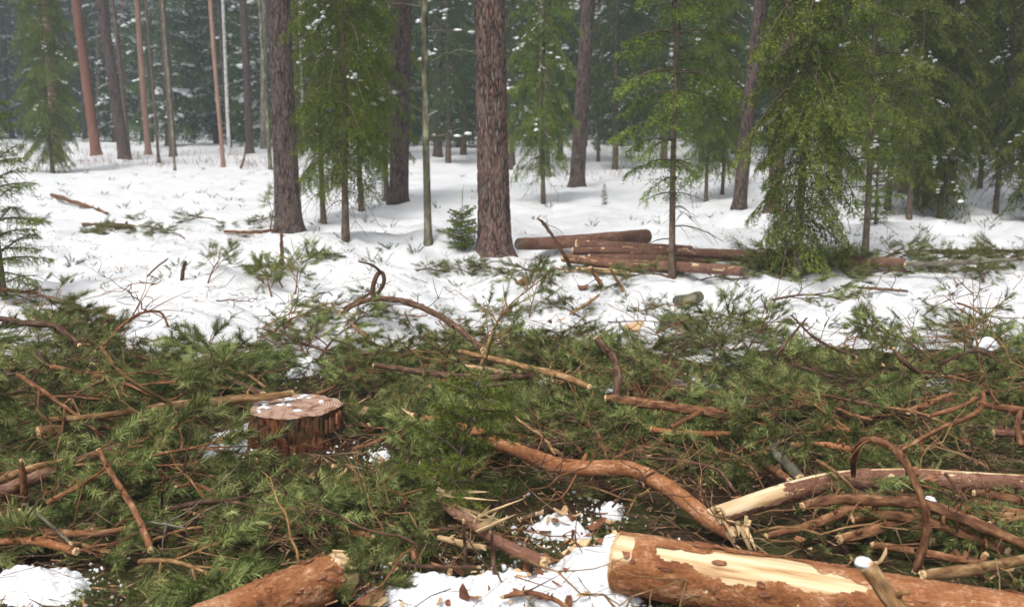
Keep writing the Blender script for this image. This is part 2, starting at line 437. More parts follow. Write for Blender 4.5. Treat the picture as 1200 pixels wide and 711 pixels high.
def obj(name, me, mat, parent=None, loc=(0, 0, 0), kind=None):
    if mat and not me.materials:
        me.materials.append(MAT[mat])
    o = bpy.data.objects.new(name, me)
    col.objects.link(o)
    o.location = loc
    if parent: o.parent = parent
    if kind: o['kind'] = kind
    return o

def tag(o, label, cat, group=None):
    o['label'] = label; o['category'] = cat
    if group: o['group'] = group
    return o

def thing(name, loc, label, cat, group=None, rot=(0, 0, 0), scale=1.0):
    o = bpy.data.objects.new(name, None)
    col.objects.link(o)
    o.location = loc; o.rotation_euler = rot; o.scale = (scale,) * 3
    o.empty_display_size = 0.1
    return tag(o, label, cat, group)

def unit(v):
    return v / (np.linalg.norm(v, axis=-1, keepdims=True) + 1e-12)

def spline(P, n):
    """Catmull-Rom through the rows of P (any number of columns)"""
    P = np.asarray(P, float)
    if len(P) == 2:
        return P[0] + (P[1] - P[0]) * np.linspace(0, 1, n)[:, None]
    Q = np.vstack([2 * P[0] - P[1], P, 2 * P[-1] - P[-2]])
    s = np.linspace(0, len(P) - 1 - 1e-9, n)
    i = s.astype(int); t = (s - i)[:, None]
    a, b_, c, d = Q[i], Q[i + 1], Q[i + 2], Q[i + 3]
    return 0.5 * (2 * b_ + (c - a) * t + (2 * a - 5 * b_ + 4 * c - d) * t ** 2 + (3 * b_ - a - 3 * c + d) * t ** 3)

class Geo:
    def __init__(s):
        s.V, s.F, s.T, s.n = [], {}, [], 0
    def add(s, V, F, tc=None):
        V = np.asarray(V, float)
        for f in (F if isinstance(F, list) else [F]):
            f = np.asarray(f)
            if len(f): s.F.setdefault(f.shape[1], []).append(f + s.n)
        s.V.append(V); s.T.append(V if tc is None else np.asarray(tc, float)); s.n += len(V)
    def mesh(s, name, origin=None, smooth=True):
        V = np.vstack(s.V)
        if origin is not None: V = V - np.asarray(origin)
        return make_mesh(name, V, [np.vstack(f) for f in s.F.values()], np.vstack(s.T), smooth)

def frames(path):
    T = unit(np.gradient(path, axis=0))
    N = np.zeros_like(path)
    a = np.array([0, 0, 1.0]) if abs(T[0, 2]) < 0.9 else np.array([1.0, 0, 0])
    n_ = unit(np.cross(a, T[0]))
    for i in range(len(path)):
        n_ = n_ - T[i] * (n_ @ T[i])
        n_ = n_ / (np.linalg.norm(n_) + 1e-12)
        N[i] = n_
    return T, N, np.cross(T, N)

def tube(path, rad, sides=8, rough=0.0, rscale=30.0, seed=0, close=True, oval=1.0):
    """verts, quads, texture coordinates; close adds a point at both ends"""
    path = np.asarray(path, float); rad = np.broadcast_to(np.asarray(rad, float), (len(path),))
    T, N, B = frames(path)
    th = np.linspace(0, 2 * math.pi, sides, endpoint=False)
    c, s = np.cos(th), np.sin(th)
    L = np.concatenate([[0], np.cumsum(np.linalg.norm(np.diff(path, axis=0), axis=1))])
    rr = np.repeat(rad[:, None], sides, 1)
    tc = np.stack([rr * c, rr * s, np.repeat(L[:, None], sides, 1)], -1)
    if rough:
        nz = fbm(tc[..., 0] * rscale + seed, tc[..., 1] * rscale, 3, seed, tc[..., 2] * rscale * 0.4)
        rr = rr * (1 + rough * (nz - 0.5) * 2)
    V = path[:, None, :] + rr[..., None] * (c[None, :, None] * N[:, None, :] + s[None, :, None] * B[:, None, :] * oval)
    m_, k = len(path), sides
    i = np.arange(m_ - 1)[:, None] * k; j = np.arange(k)[None, :]; j2 = (j + 1) % k
    Q = np.stack([i + j, i + j2, i + k + j2, i + k + j], -1).reshape(-1, 4)
    V = V.reshape(-1, 3); tc = tc.reshape(-1, 3)
    F = [Q]
    if close:
        V = np.vstack([V, path[0], path[-1]]); tc = np.vstack([tc, [0, 0, 0], [0, 0, L[-1]]])
        a, b_ = m_ * k, m_ * k + 1
        jj = np.arange(k); jn = (jj + 1) % k
        F.append(np.stack([np.full(k, a), jn, jj], -1))
        F.append(np.stack([np.full(k, b_), (m_ - 1) * k + jj, (m_ - 1) * k + jn], -1))
    return V, F, tc

def disc(center, axis, r, sides=20, seed=0, jag=0.0, off=0.002, thick=0.006):
    """slightly domed plate at a cut end, facing along axis"""
    axis = unit(np.asarray(axis, float))
    a = np.array([0, 0, 1.0]) if abs(axis[2]) < 0.9 else np.array([1.0, 0, 0])
    u = unit(np.cross(a, axis)); w = np.cross(axis, u)
    th = np.linspace(0, 2 * math.pi, sides, endpoint=False)
    rng = np.random.default_rng(seed)
    V, T = [], []
    for f, d in ((1.0, -thick), (1.0, off), (0.55, off + 0.001), (0.0, off + 0.002)):
        k = sides if f else 1
        dd = d + (jag * rng.random(k) * (1 if d > 0 else 0))
        tt = th[:k]
        V.append(np.asarray(center) + f * r * (np.cos(tt)[:, None] * u + np.sin(tt)[:, None] * w) + np.reshape(dd, (-1, 1)) * axis)
        T.append(np.stack([f * r * np.cos(tt), f * r * np.sin(tt), np.zeros(k)], -1))
    j = np.arange(sides); j2 = (j + 1) % sides
    Q = np.vstack([np.stack([i * sides + j, i * sides + j2, (i + 1) * sides + j2, (i + 1) * sides + j], -1) for i in (0, 1)])
    tri = np.stack([2 * sides + j, 2 * sides + j2, np.full(sides, 3 * sides)], -1)
    return np.vstack(V), [Q, tri], np.vstack(T)

_bm = bmesh.new(); bmesh.ops.create_icosphere(_bm, subdivisions=3, radius=1.0)
ICO_V = np.array([v.co[:] for v in _bm.verts]); ICO_F = np.array([[v.index for v in f.verts] for f in _bm.faces]); _bm.free()
_bm = bmesh.new(); bmesh.ops.create_icosphere(_bm, subdivisions=1, radius=1.0)
ICO1_V = np.array([v.co[:] for v in _bm.verts]); ICO1_F = np.array([[v.index for v in f.verts] for f in _bm.faces]); _bm.free()

def blob(c, size, seed, rough=0.5, fine=True):
    V0, F0 = (ICO_V, ICO_F) if fine else (ICO1_V, ICO1_F)
    nz = fbm(V0[:, 0] * 1.9 + seed * 3.1, V0[:, 1] * 1.9, 4 if fine else 2, seed, V0[:, 2] * 1.9)
    return np.asarray(c) + V0 * (1 + rough * (nz - 0.5) * 2)[:, None] * np.asarray(size), F0

def needles(geo, B, D, Ln, per, nl, nw, ang, rng, sag=0.0, lo=0.0, stem=None, tint=None):
    """needle triangles around each shoot (base B, direction D, length Ln)"""
    n_ = len(B)
    if n_ == 0: return
    u = lo + (1 - lo) * (np.arange(per)[None, :] + rng.random((n_, per))) / per
    s = u * Ln[:, None]
    P = B[:, None] + D[:, None] * s[..., None]
    P[..., 2] -= sag * s ** 2
    r_ = rng.normal(size=(n_, per, 3))
    r_ -= (r_ * D[:, None]).sum(-1, keepdims=True) * D[:, None]
    r_ = unit(r_)
    a = ang * (0.7 + 0.6 * rng.random((n_, per, 1)))
    nd = unit(D[:, None] * np.cos(a) + r_ * np.sin(a))
    sd_ = unit(np.cross(nd, rng.normal(size=(n_, per, 3))))
    ll = nl * (0.7 + 0.5 * rng.random((n_, per, 1)))
    V = np.stack([P - sd_ * nw / 2, P + sd_ * nw / 2, P + nd * ll], 2).reshape(-1, 3)
    tn = np.broadcast_to(rng.random((n_, 1)) if tint is None else (0.5 * tint[:, None] + 0.5 * rng.random((n_, 1))), (n_, per)); tn = np.stack([tn, rng.random((n_, per)), u], -1)
    geo.add(V, np.arange(len(V)).reshape(-1, 3), np.repeat(tn.reshape(-1, 3), 3, 0))
    if stem:
        E = B + D * Ln[:, None]; E[:, 2] -= sag * Ln ** 2
        sv = unit(np.cross(D, rng.normal(size=D.shape))) * stem
        V = np.stack([B - sv, B + sv, E], 1).reshape(-1, 3)
        geo.add(V, np.arange(len(V)).reshape(-1, 3), np.zeros_like(V) + 0.2)

# ------------------------------------------------------------------ ground and snow sheets
def sheet(name, hf, mat, ny, nx, y0, y1, spread, pad, extra=None):
    ys = np.geomspace(y0, y1, ny)
    us = np.linspace(-1, 1, nx)
    X = us[None, :] * (ys[:, None] * spread + pad); Y = np.repeat(ys[:, None], nx, 1)
    Z = hf(X, Y)
    V = np.stack([X, Y, Z], -1).reshape(-1, 3)
    i = np.arange(ny - 1)[:, None] * nx; j = np.arange(nx - 1)[None, :]
    Q = np.stack([i + j, i + j + 1, i + nx + j + 1, i + nx + j], -1).reshape(-1, 4)
    if extra is not None:
        keep = extra(X, Y).reshape(-1)
        Q = Q[keep[Q].any(1)]
        used = np.unique(Q); re = -np.ones(len(V), int); re[used] = np.arange(len(used)); Q = re[Q]; V = V[used]
    o = obj(name, make_mesh(name, V, [Q]), mat)
    o['kind'] = 'structure'
    return o

sheet('ground', lambda x, y: H(x, y) + 0.02 * (fbm(x * 9, y * 9, 3, 3) - 0.5) * (y < 12), 'forest_floor', 260, 240, 0.8, 420, 1.0, 4.0)
def snow_h(x, y):
    near = sstep(24, 6, y)
    return H(x, y) + snow_t(x, y) + near * (0.030 * (fbm(x * 7, y * 7, 3, 13) - 0.5)) + 0.012 * (fbm(x * 17, y * 17, 2, 15) - 0.5) * sstep(14, 7, y)
sheet('snow_cover', snow_h, 'snow', 520, 420, 5.0, 400, 0.72, 2.0, lambda x, y: snow_t(x, y) > -0.06)

# ------------------------------------------------------------------ trees
def spruce_parts(seed, h, r0, z0, zf, Rad, droop, step=0.16, nb=3, sp=0.055, sub=3, per=14, nl=0.026, nw=0.0035, snow=0.1, power=0.7, shoot=0.20,
                 lean=0.0, up=0.15, thin=0.0, snow_size=0.07, tube_sides=4, col_low=0.6, snow_n=(2, 6)):
    """meshes of one spruce: trunk, boughs, needles, snow. Branches start at z0, green ones at zf"""
    rng = np.random.default_rng(seed)
    nT = 40
    zz = np.linspace(-0.15, h, nT)
    path = np.stack([lean * zz + 0.02 * np.sin(zz * 1.3 + seed), 0.02 * np.cos(zz * 1.1 + seed), zz], -1)
    rad = r0 * np.clip(1 - zz / h, 0.02, 1) ** 0.85
    rad = rad * (1 + 0.35 * np.exp(-np.maximum(zz, 0) / 0.15))
    trunk = Geo(); trunk.add(*tube(path, rad, 10, 0.10, 40, seed))
    br, nd, sn = Geo(), Geo(), Geo()
    SB, SD, SL, ST_ = [], [], [], []
    z = z0; k = 0
    while z < h - 0.15:
        rel = z / h
        for q in range(nb if z >= zf else max(1, nb - 1)):
            az = k * 2.39996 + rng.random() * 0.8; k += 1
            low = col_low + (1 - col_low) * sstep(z0, z0 + 0.25 * (h - z0), z) if z0 < h else 1
            L = Rad * (1 - rel) ** power * (0.6 + 0.5 * rng.random()) * low
            if L < 0.05 or (thin and rng.random() < thin): continue
            dr = droop * (0.7 + 0.6 * rng.random())
            t = np.linspace(0, 1, 7)
            up_ = up * (0.5 + rng.random()) + 0.5 * rel
            rr_ = L * (t - 0.12 * t ** 2)
            zc = L * (up_ * t - dr * t ** 2 + 0.35 * dr * t ** 3)
            wob = 0.05 * L * np.sin(t * 3 + rng.random() * 6)
            ca, sa = math.cos(az), math.sin(az)
            base = np.array([np.interp(z, zz, path[:, 0]), np.interp(z, zz, path[:, 1]), z])
            P = base + np.stack([rr_ * ca - wob * sa, rr_ * sa + wob * ca, zc], -1)
            br.add(*tube(P, np.linspace(0.010, 0.003, 7) * (0.5 + L) * (1 if z >= zf else 0.7), tube_sides, close=False))
            green = z >= zf; btint = rng.random()
            ns = max(3, int(L / sp))
            tt = np.linspace(0.12, 1.0, ns)
            tan = unit(np.stack([np.interp(tt, t, g_) for g_ in np.gradient(P, axis=0).T], -1))
            pos = np.stack([np.interp(tt, t, P[:, i]) for i in range(3)], -1)
            side = unit(np.cross(tan, [0, 0, 1.0]))
            for sgn in (-1, 1):
                jj = rng.random(ns)
                d = unit(tan * (0.55 + 0.4 * jj[:, None]) + sgn * side * (0.75 + 0.2 * jj[:, None]) + np.array([0, 0, -1.0]) * (droop * 0.75 * rng.random((ns, 1))))
                ln = shoot * (0.55 + 0.8 * rng.random(ns)) * (1.15 - 0.75 * tt) * min(1.5, 0.5 + L)
                if not green:
                    ok = rng.random(ns) < 0.25
                    for b_, d_, l_ in zip(pos[ok], d[ok], ln[ok]):
                        br.add(*tube(np.stack([b_, b_ + d_ * l_ * 0.6, b_ + d_ * l_ * 1.3 + [0, 0, -0.25 * l_]]), [0.004, 0.003, 0.001], 3, close=False))
                    continue
                SB.append(pos); SD.append(d); SL.append(ln); ST_.append(np.clip(btint + 0.5 * (tt - 0.6), 0, 1))
                for s_ in range(sub):
                    f = (s_ + 0.6 + 0.4 * rng.random(ns)) / (sub + 0.6)
                    b2 = pos + d * (ln * f)[:, None]
                    d2 = unit(d * 0.7 + rng.normal(size=(ns, 3)) * 0.45 + np.array([0, 0, -1.0]) * droop * (0.4 + rng.random((ns, 1))))
                    SB.append(b2); SD.append(d2); SL.append(ln * (0.45 + 0.5 * rng.random(ns))); ST_.append(np.clip(btint + 0.5 * (tt - 0.6), 0, 1))
            if green and rng.random() < snow:
                for _ in range(rng.integers(1, 4)):
                    q_ = 0.35 + 0.6 * rng.random(); i_ = int(q_ * (ns - 1))
                    s0 = snow_size * (0.5 + rng.random()) * (0.6 + 0.6 * L)
                    ang = math.atan2(tan[i_, 1], tan[i_, 0])
                    off = side[i_] * rng.normal() * 0.05
                    for _k in range(rng.integers(*snow_n)):
                        a_ = s0 * (0.35 + 0.5 * rng.random()); al = s0 * 1.3 * rng.normal(); lt = s0 * 0.5 * rng.normal()
                        V_, F_ = blob((0, 0, 0), (a_, a_ * (0.6 + 0.4 * rng.random()), a_ * 0.5), int(rng.integers(1e6)), 0.7, False)
                        sn.add(V_ + pos[i_] + off + tan[i_] * al + side[i_] * lt + [0, 0, a_ * 0.2], F_)
        z += step * (0.7 + 0.6 * rng.random())
    # leader
    SB.append(path[-6:]); SD.append(np.tile([0.05, 0, 1.0], (6, 1))); SL.append(np.full(6, 0.25)); ST_.append(np.full(6, 0.8))
    B, D, Ln = np.vstack(SB), unit(np.vstack(SD)), np.concatenate(SL)
    needles(nd, B, D, Ln, per, nl, nw, 0.95, rng, 0.6, 0.0, 0.0022, np.concatenate(ST_))
    out = {'trunk': trunk.mesh('trunk'), 'boughs': br.mesh('boughs'), 'needles': nd.mesh('needles', smooth=False)}
    if sn.n: out['snow'] = sn.mesh('snow')
    return out

def put_spruce(parts, loc, label, group=None, rz=0.0, scale=1.0, needle='spruce_needles', bark='spruce_bark', name='spruce_tree', tilt=(0, 0)):
    o = thing(name, loc, label, 'tree', group, (tilt[0], tilt[1], rz), scale)
    obj('trunk', parts['trunk'], bark, o)
    c = obj('crown', parts['needles'], needle, o, kind='stuff')
    obj('boughs', parts['boughs'], bark, c, kind='stuff')
    if 'snow' in parts:
        obj('snow_load', parts['snow'], 'clean_snow', c, kind='stuff')
    return o

def needle_copy(parts):
    """the same shape for another needle colour"""
    q = dict(parts); q['needles'] = parts['needles'].copy(); q['needles'].materials.clear(); return q

# --- pines: straight trunk with bark relief, high crown
def crown_mesh(seed):
    rng = np.random.default_rng(seed)
    g_, w_ = Geo(), Geo()
    n_ = 170
    ph = rng.random(n_) * 6.283; zz = rng.random(n_)
    rr_ = (0.35 + 1.5 * np.sin(np.clip(zz, 0.03, 1) * 2.9) ** 0.8) * np.sqrt(rng.random(n_))
    B = np.stack([rr_ * np.cos(ph), rr_ * np.sin(ph), zz * 6.0 - 3.0 + 0.4 * rr_], -1)
    D = unit(np.stack([np.cos(ph), np.sin(ph), 0.6 + 0 * ph], -1) + 0.5 * rng.normal(size=(n_, 3)))
    needles(g_, B, D, 0.35 + 0.3 * rng.random(n_), 30, 0.16, 0.022, 0.9, rng)
    for i in range(0, n_, 6):
        w_.add(*tube(np.stack([[0, 0, B[i, 2] - 0.5 * rr_[i] - 0.1], B[i] * [0.5, 0.5, 1] + [0, 0, -0.15], B[i]]), [0.04, 0.03, 0.01], 4, close=False))
    return g_.mesh('crown', smooth=False), w_.mesh('limbs')
CROWN, LIMBS = crown_mesh(4)

def pine(px, py, wpx, px_top, bark, label, name='pine_tree', hgt=16.0, hi=False, group=None, upper='red_pine_bark', seed=None, crown=True, wtop=None):
    """base seen at (px,py), wpx wide there; the axis passes (px_top, 0) at the frame's top"""
    p, t = at(px, py)
    seed = seed or int(px * 7 + py)
    r0 = wpx / 1200 * t / 2
    q = at_z(px_top, 0, t * 0.999)
    lean = (q[0] - p[0]) / (q[2] - p[2])
    if lean > 0.12 or lean < -0.12: lean = math.copysign(0.12, lean)
    o = thing(name, p, label, 'tree', group)
    n_, k = (420, 56) if hi else (90, 18)
    zz = np.concatenate([np.linspace(-0.2, 5.0, int(n_ * 0.8)), np.linspace(5.0, hgt, n_ - int(n_ * 0.8) + 1)[1:]])
    wr = np.random.default_rng(seed).random(4) * 6
    path = np.stack([lean * zz + 0.03 * np.sin(zz * 0.55 + wr[0]) - 0.03 * math.sin(wr[0]), 0.03 * np.sin(zz * 0.45 + wr[1]) - 0.03 * math.sin(wr[1]), zz], -1)
    zt = max(q[2] - p[2], 0.5)
    wt = (wtop or wpx * 0.9) / wpx
    tap = np.where(zz < zt, 1 - (1 - wt) * zz / zt, wt * np.clip(1 - (zz - zt) / (hgt - zt + 0.5), 0.05, 1) ** 0.7)
    rad = r0 * tap * (1 + 0.34 * np.exp(-np.maximum(zz, 0) / 0.09) + 0.10 * np.exp(-np.maximum(zz, 0) / 0.5))
    g_ = Geo()
    if hi:
        V, F, tc = tube(path, rad, k, close=False)
        # bark plates: long cells standing proud of the cracks between them
        a, s_ = np.arctan2(tc[:, 1], tc[:, 0]), tc[:, 2]
        cell = np.abs(fbm(tc[:, 0] * 30, tc[:, 1] * 30, 2, seed, s_ * 9) - 0.5)
        cell2 = fbm(tc[:, 0] * 70, tc[:, 1] * 70, 2, seed + 3, s_ * 34)
        d_ = 0.010 * np.clip(cell / 0.14, 0, 1) + 0.008 * (cell2 - 0.5) - 0.006
        cx = np.interp(V[:, 2], zz, path[:, 0]); cy = np.interp(V[:, 2], zz, path[:, 1])
        rr_ = np.stack([V[:, 0] - cx, V[:, 1] - cy, 0 * cx], -1)
        V = V + unit(rr_) * d_[:, None]
        g_.add(V, F, tc)
    else:
        g_.add(*tube(path, rad, k, 0.03, 22, seed))
    obj('trunk', g_.mesh('trunk'), bark, o)
    if crown:
        c = obj('crown', CROWN, 'dark_spruce_needles', o, (lean * hgt, 0, hgt - 0.6), 'stuff')
        c.scale = (0.8, 0.8, 0.7); c.rotation_euler = (0, 0, seed)
        obj('limbs', LIMBS, 'branch_bark', c, kind='stuff')
    return o, p, t

def dead_limbs(o, zs, lens, mat, seed, rad=0.010, snow=0, parent_r=0.0, az=None, rise=0.0):
    """bare side limbs of a trunk, as parts of it"""
    rng = np.random.default_rng(seed)
    for i, (z, L) in enumerate(zip(zs, lens)):
        a = (az[i] if az is not None else rng.random() * 6.283)
        d = np.array([math.cos(a), math.sin(a), rise + 0.25 * rng.normal()])
        t = np.linspace(0, 1, 8)[:, None]
        P = np.array([0, 0, z]) + d * L * t + np.array([0, 0, -0.35 * L]) * t ** 2 + 0.03 * L * rng.normal(size=(8, 3)) * t
        g_ = Geo(); g_.add(*tube(P, np.linspace(rad, rad * 0.3, 8), 5))
        for q in range(4):
            j = rng.integers(2, 7); dd = unit(d + rng.normal(size=3) * 0.7)
            g_.add(*tube(np.stack([P[j], P[j] + dd * L * 0.18, P[j] + dd * L * 0.32 + [0, 0, -0.06 * L]]), [rad * 0.5, rad * 0.35, rad * 0.15], 4))
        obj('dead_limb', g_.mesh('dead_limb'), mat, o)
        if snow and i % 2 == 0:
            s = Geo()
            for j in (3, 4, 5):
                s.add(*blob(P[j] + [0, 0, rad * 1.5], (L * 0.06, L * 0.035, rad * 2.0), i * 9 + j, 0.5, False))
            obj('snow_load', s.mesh('snow_load'), 'clean_snow', o, kind='stuff')

big, bp, bt = pine(580, 300, 37, 579, 'pine_bark', 'thick pine trunk with grey scaly bark between log pile and lichen-grey dead stem', hi=True, wtop=33)
p2, _, _ = pine(339, 271, 29, 337, 'dark_pine_bark', 'dark purplish pine trunk rising beside the left snow bank', hi=True, wtop=24)
dead_limbs(p2, [2.0, 2.9], [0.4, 0.3], 'dark_branch_bark', 3)
pine(467, 239, 21, 477, 'dark_pine_bark', 'reddish brown pine trunk half hidden by drooping spruce', wtop=25)
pine(676, 219, 17, 684, 'dark_pine_bark', 'straight grey-brown pine trunk standing alone on open snow behind log pile', wtop=16)
pine(866, 246, 15, 880, 'dark_pine_bark', 'leaning grey-brown pine trunk between two young spruces', wtop=15)
pine(905, 250, 17, 919, 'pine_bark', 'pine trunk with orange upper bark behind the drooping spruce', wtop=13)
pine(1064, 226, 17, 1072, 'pine_bark', 'pale brown pine trunk base among the right-hand spruces')
pine(113, 182, 11.5, 103, 'red_pine_bark', 'orange-red pine trunk at the left forest edge', wtop=10)
pine(146, 187, 13, 133, 'dark_pine_bark', 'dark brown leaning pine trunk next to the orange-red one', wtop=11)
pine(151, 183, 5, 143, 'spruce_bark', 'thin dark stem close behind the dark leaning pine', hgt=11, wtop=4)
pine(174, 181, 7, 171, 'pale_pine_bark', 'slender pinkish pine trunk at the left forest edge', hgt=14, wtop=6)
pine(186, 191, 3.4, 183, 'spruce_bark', 'very thin blackish stem beside the pinkish pine', hgt=9, wtop=2.6)
pine(203, 183, 8, 198, 'spruce_bark', 'grey-brown trunk behind a thin green sapling', hgt=14, wtop=7)
pine(205, 200, 3, 204, 'grey_branch_bark', 'thin greenish sapling stem on the snow before a grey-brown trunk', hgt=7, crown=False, wtop=2)
pine(262, 196, 4.5, 257, 'pale_pine_bark', 'thin orange stem with small olive boughs at the forest edge', hgt=10, wtop=5)
pine(269, 182, 4, 268, 'birch_bark', 'short pale birch stem in the hazy gap', name='birch_tree', hgt=9, crown=False)
pine(293, 180, 9, 290, 'dark_pine_bark', 'hazy grey trunk with reddish top at the forest edge', hgt=14, wtop=8)
pine(317, 199, 4.5, 314, 'lichen_bark', 'dark mossy slender stem left of the purplish pine', hgt=10)
pine(322, 200, 2.6, 322, 'birch_bark', 'thin white birch stem just left of the purplish pine', name='birch_tree', hgt=9, crown=False)
pine(358, 200, 3, 357, 'birch_bark', 'thin white birch stem right of the purplish pine', name='birch_tree', hgt=9, crown=False)
pine(513, 184, 10, 516, 'dark_pine_bark', 'shaded trunk behind the lichen-grey dead stem', hgt=15)
pine(638, 206, 13, 634, 'lichen_bark', 'greenish grey spruce trunk left of the lone grey-brown pine', wtop=11, name='spruce_tree')
pine(700, 176, 6, 703, 'lichen_bark', 'dim grey stem in the dark wood behind the lone pine', hgt=13)
pine(68, 190, 13, 64, 'pale_pine_bark', 'reddish trunk veiled by hanging spruce boughs at left', wtop=11)

# lichen-grey dead stem with limbs
g502, pp, tt_ = pine(502, 286, 8.5, 501, 'lichen_bark', 'slim lichen-grey dead stem with bare twisted limbs', name='dead_spruce', hgt=8.0, crown=False, wtop=7)
dead_limbs(g502, [1.2, 1.45, 1.75, 2.0, 2.35, 2.6, 2.9, 3.3], [0.8, 0.75, 0.9, 0.7, 0.9, 1.0, 0.8, 0.9], 'lichen_bark', 12, 0.011, 1, az=[0.1, 3.1, 2.9, -0.2, 0.3, 2.8, 0.0, 3.3], rise=0.2)

# --- young spruces near enough to read their sprays
VA = spruce_parts(11, 7.5, 0.042, 0.30, 0.32, 0.86, 1.45, step=0.105, nb=3, sp=0.065, sub=3, per=10, nl=0.038, nw=0.0092, snow=0.14, power=0.42, shoot=0.26, snow_size=0.042, col_low=0.65, up=0.25)
VB = spruce_parts(23, 6.0, 0.034, 0.40, 0.9, 0.95, 0.75, step=0.15, nb=3, sp=0.075, sub=3, per=9, nl=0.038, nw=0.008, snow=0.16, power=0.6, shoot=0.22, thin=0.22, snow_size=0.045, up=0.15)
VC = spruce_parts(37, 8.5, 0.048, 0.5, 0.8, 0.95, 1.4, step=0.135, nb=3, sp=0.085, sub=3, per=9, nl=0.043, nw=0.0105, snow=0.18, power=0.42, shoot=0.30, snow_size=0.045, up=0.25, thin=0.05)
VD = spruce_parts(41, 1.75, 0.020, 0.12, 0.14, 0.66, 0.45, step=0.10, nb=3, sp=0.05, sub=3, per=14, nl=0.024, nw=0.0042, snow=0.0, power=0.55, shoot=0.18, thin=0.05, up=0.25, col_low=0.9)
VE = spruce_parts(53, 13.0, 0.10, 0.9, 1.3, 1.45, 1.1, step=0.25, nb=3, sp=0.13, sub=2, per=10, nl=0.075, nw=0.020, snow=0.45, power=0.42, shoot=0.42, snow_size=0.075)

def spruce_at(V_, px, py, label, rz=0.0, scale=1.0, needle='spruce_needles', group=None, tilt=(0, 0), name='spruce_tree'):
    p, t = at(px, py)
    return put_spruce(V_, p, label, group, rz, scale, needle, tilt=tilt, name=name)

spruce_at(VA, 936, 326, 'drooping green young spruce sweeping low over the slash strip', 0.3, 1.0)
spruce_at(VB, 787, 326, 'slender young spruce with bare lower twigs in front of log pile', 1.0, 1.0, needle='spruce_needles')
spruce_at(VB, 1011, 301, 'young spruce with clean thin stem beside the slash strip', 2.6, 1.15, needle='spruce_needles')
VDf = needle_copy(VD)
pine(0, 346, 4.5, -1, 'spruce_bark', 'thin dark stem rising out of the bright spruce sapling', hgt=7, crown=False, wtop=3.5)
spruce_at(VDf, 6, 350, 'bright green open spruce sapling beside the red fallen branch on snow', 0.6, 1.0, needle='fresh_spruce_needles')
VBf = needle_copy(VC)
spruce_at(VBf, 407, 281, 'yellow-green bushy spruce on thin stem right of the purplish pine', 0.9, 0.86, needle='fresh_spruce_needles')
spruce_at(VBf, 424, 247, 'yellow-green spruce standing against the reddish brown pine', 2.2, 0.95, needle='fresh_spruce_needles')
spruce_at(VC, 452, 236, 'dense green spruce draped around the reddish brown pine', 4.2, 1.0)
spruce_at(VC, 636, 238, 'dark spruce with hanging boughs left of the lone grey-brown pine', 3.1, 0.9)
spruce_at(VC, 846, 228, 'green spruce tucked left of the leaning pine', 5.0, 0.7)
spruce_at(VC, 1066, 256, 'thin-stemmed spruce before the pale brown pine base', 1.5, 0.85)
spruce_at(VA, 1082, 241, 'spruce with fat snow pads on its lower boughs', 2.9, 1.05)
spruce_at(VC, 1117, 231, 'dense spruce on clean stem at the foot of the snow mound', 0.2, 1.05)
spruce_at(VC, 1147, 221, 'narrow dark spruce on the snow mound', 3.7, 0.95)
spruce_at(VC, 1205, 240, 'spruce closing the right end of the snow mound', 2.0, 1.0)
VAf = needle_copy(VA)
spruce_at(VAf, 62, 203, 'olive spruce with hanging boughs around the reddish trunk', 1.9, 1.25, needle='fresh_spruce_needles')
spruce_at(VC, 978, 222, 'shaded spruce between drooping spruce and clean-stemmed spruce', 5.5, 0.9)
for px_, py_, v_, sc_, lb in [(828, 236, 0, 0.75, 'pale green spruce right of the slender one with bare lower twigs'), (1040, 246, 0, 1.0, 'spruce left of the pale brown pine base'),
                        (1100, 256, 1, 1.0, 'hanging spruce left of the snow mound'), (1168, 250, 0, 0.9, 'broad spruce on the flank of the snow mound'), (1225, 262, 1, 1.1, 'spruce with long hanging sprays beyond the snow mound'), (380, 262, 0, 0.9, 'spruce right behind the purplish pine')]:
    spruce_at((VC, VA)[v_], px_, py_, lb, px_ * 0.7, sc_)
spruce_at(VB, 700, 190, 'sparse spruce at the dark wood edge behind the lone pine', 2.0, 1.5)

# small firs on the snow
VS = spruce_parts(61, 1.5, 0.016, 0.05, 0.05, 0.42, 0.35, step=0.09, nb=4, sp=0.035, sub=2, per=14, nl=0.018, nw=0.0035, snow=0.06, power=0.9, shoot=0.12, up=0.3, snow_size=0.05)
VS2 = spruce_parts(63, 0.62, 0.010, 0.04, 0.04, 0.34, 0.3, step=0.05, nb=4, sp=0.04, sub=2, per=12, nl=0.020, nw=0.006, snow=0.0, power=0.45, shoot=0.12, up=0.35)
spruce_at(VS2, 541, 294, 'small leafy spruce seedling at the foot of the thick scaly pine', 0.4, 0.9, name='spruce_seedling')
spruce_at(VS, 1025, 262, 'bushy small spruce behind the clean thin stem', 1.4, 1.15, name='spruce_seedling')
spruce_at(VS, 1192, 232, 'small dark spruce on the crest of the snow mound', 2.4, 0.7, name='spruce_seedling')
spruce_at(VS, 448, 236, 'low spruce tuft under the draped spruce', 3.0, 0.5, name='spruce_seedling')
spruce_at(VS, 708, 240, 'thin seedling near the foot of the lone grey-brown pine', 3.3, 0.28, name='spruce_seedling')

# fresh sapling in the foreground slash
VF = spruce_parts(71, 0.80, 0.008, 0.10, 0.12, 0.36, 0.35, step=0.05, nb=3, sp=0.030, sub=3, per=18, nl=0.017, nw=0.0030, snow=0.0, power=0.5, shoot=0.14, up=0.15, thin=0.25)
spruce_at(VF, 512, 612, 'green spruce sapling growing beside the splintered branch', 0.7, 0.95, 'spruce_needles', tilt=(0.12, 0.25), name='spruce_sapling')

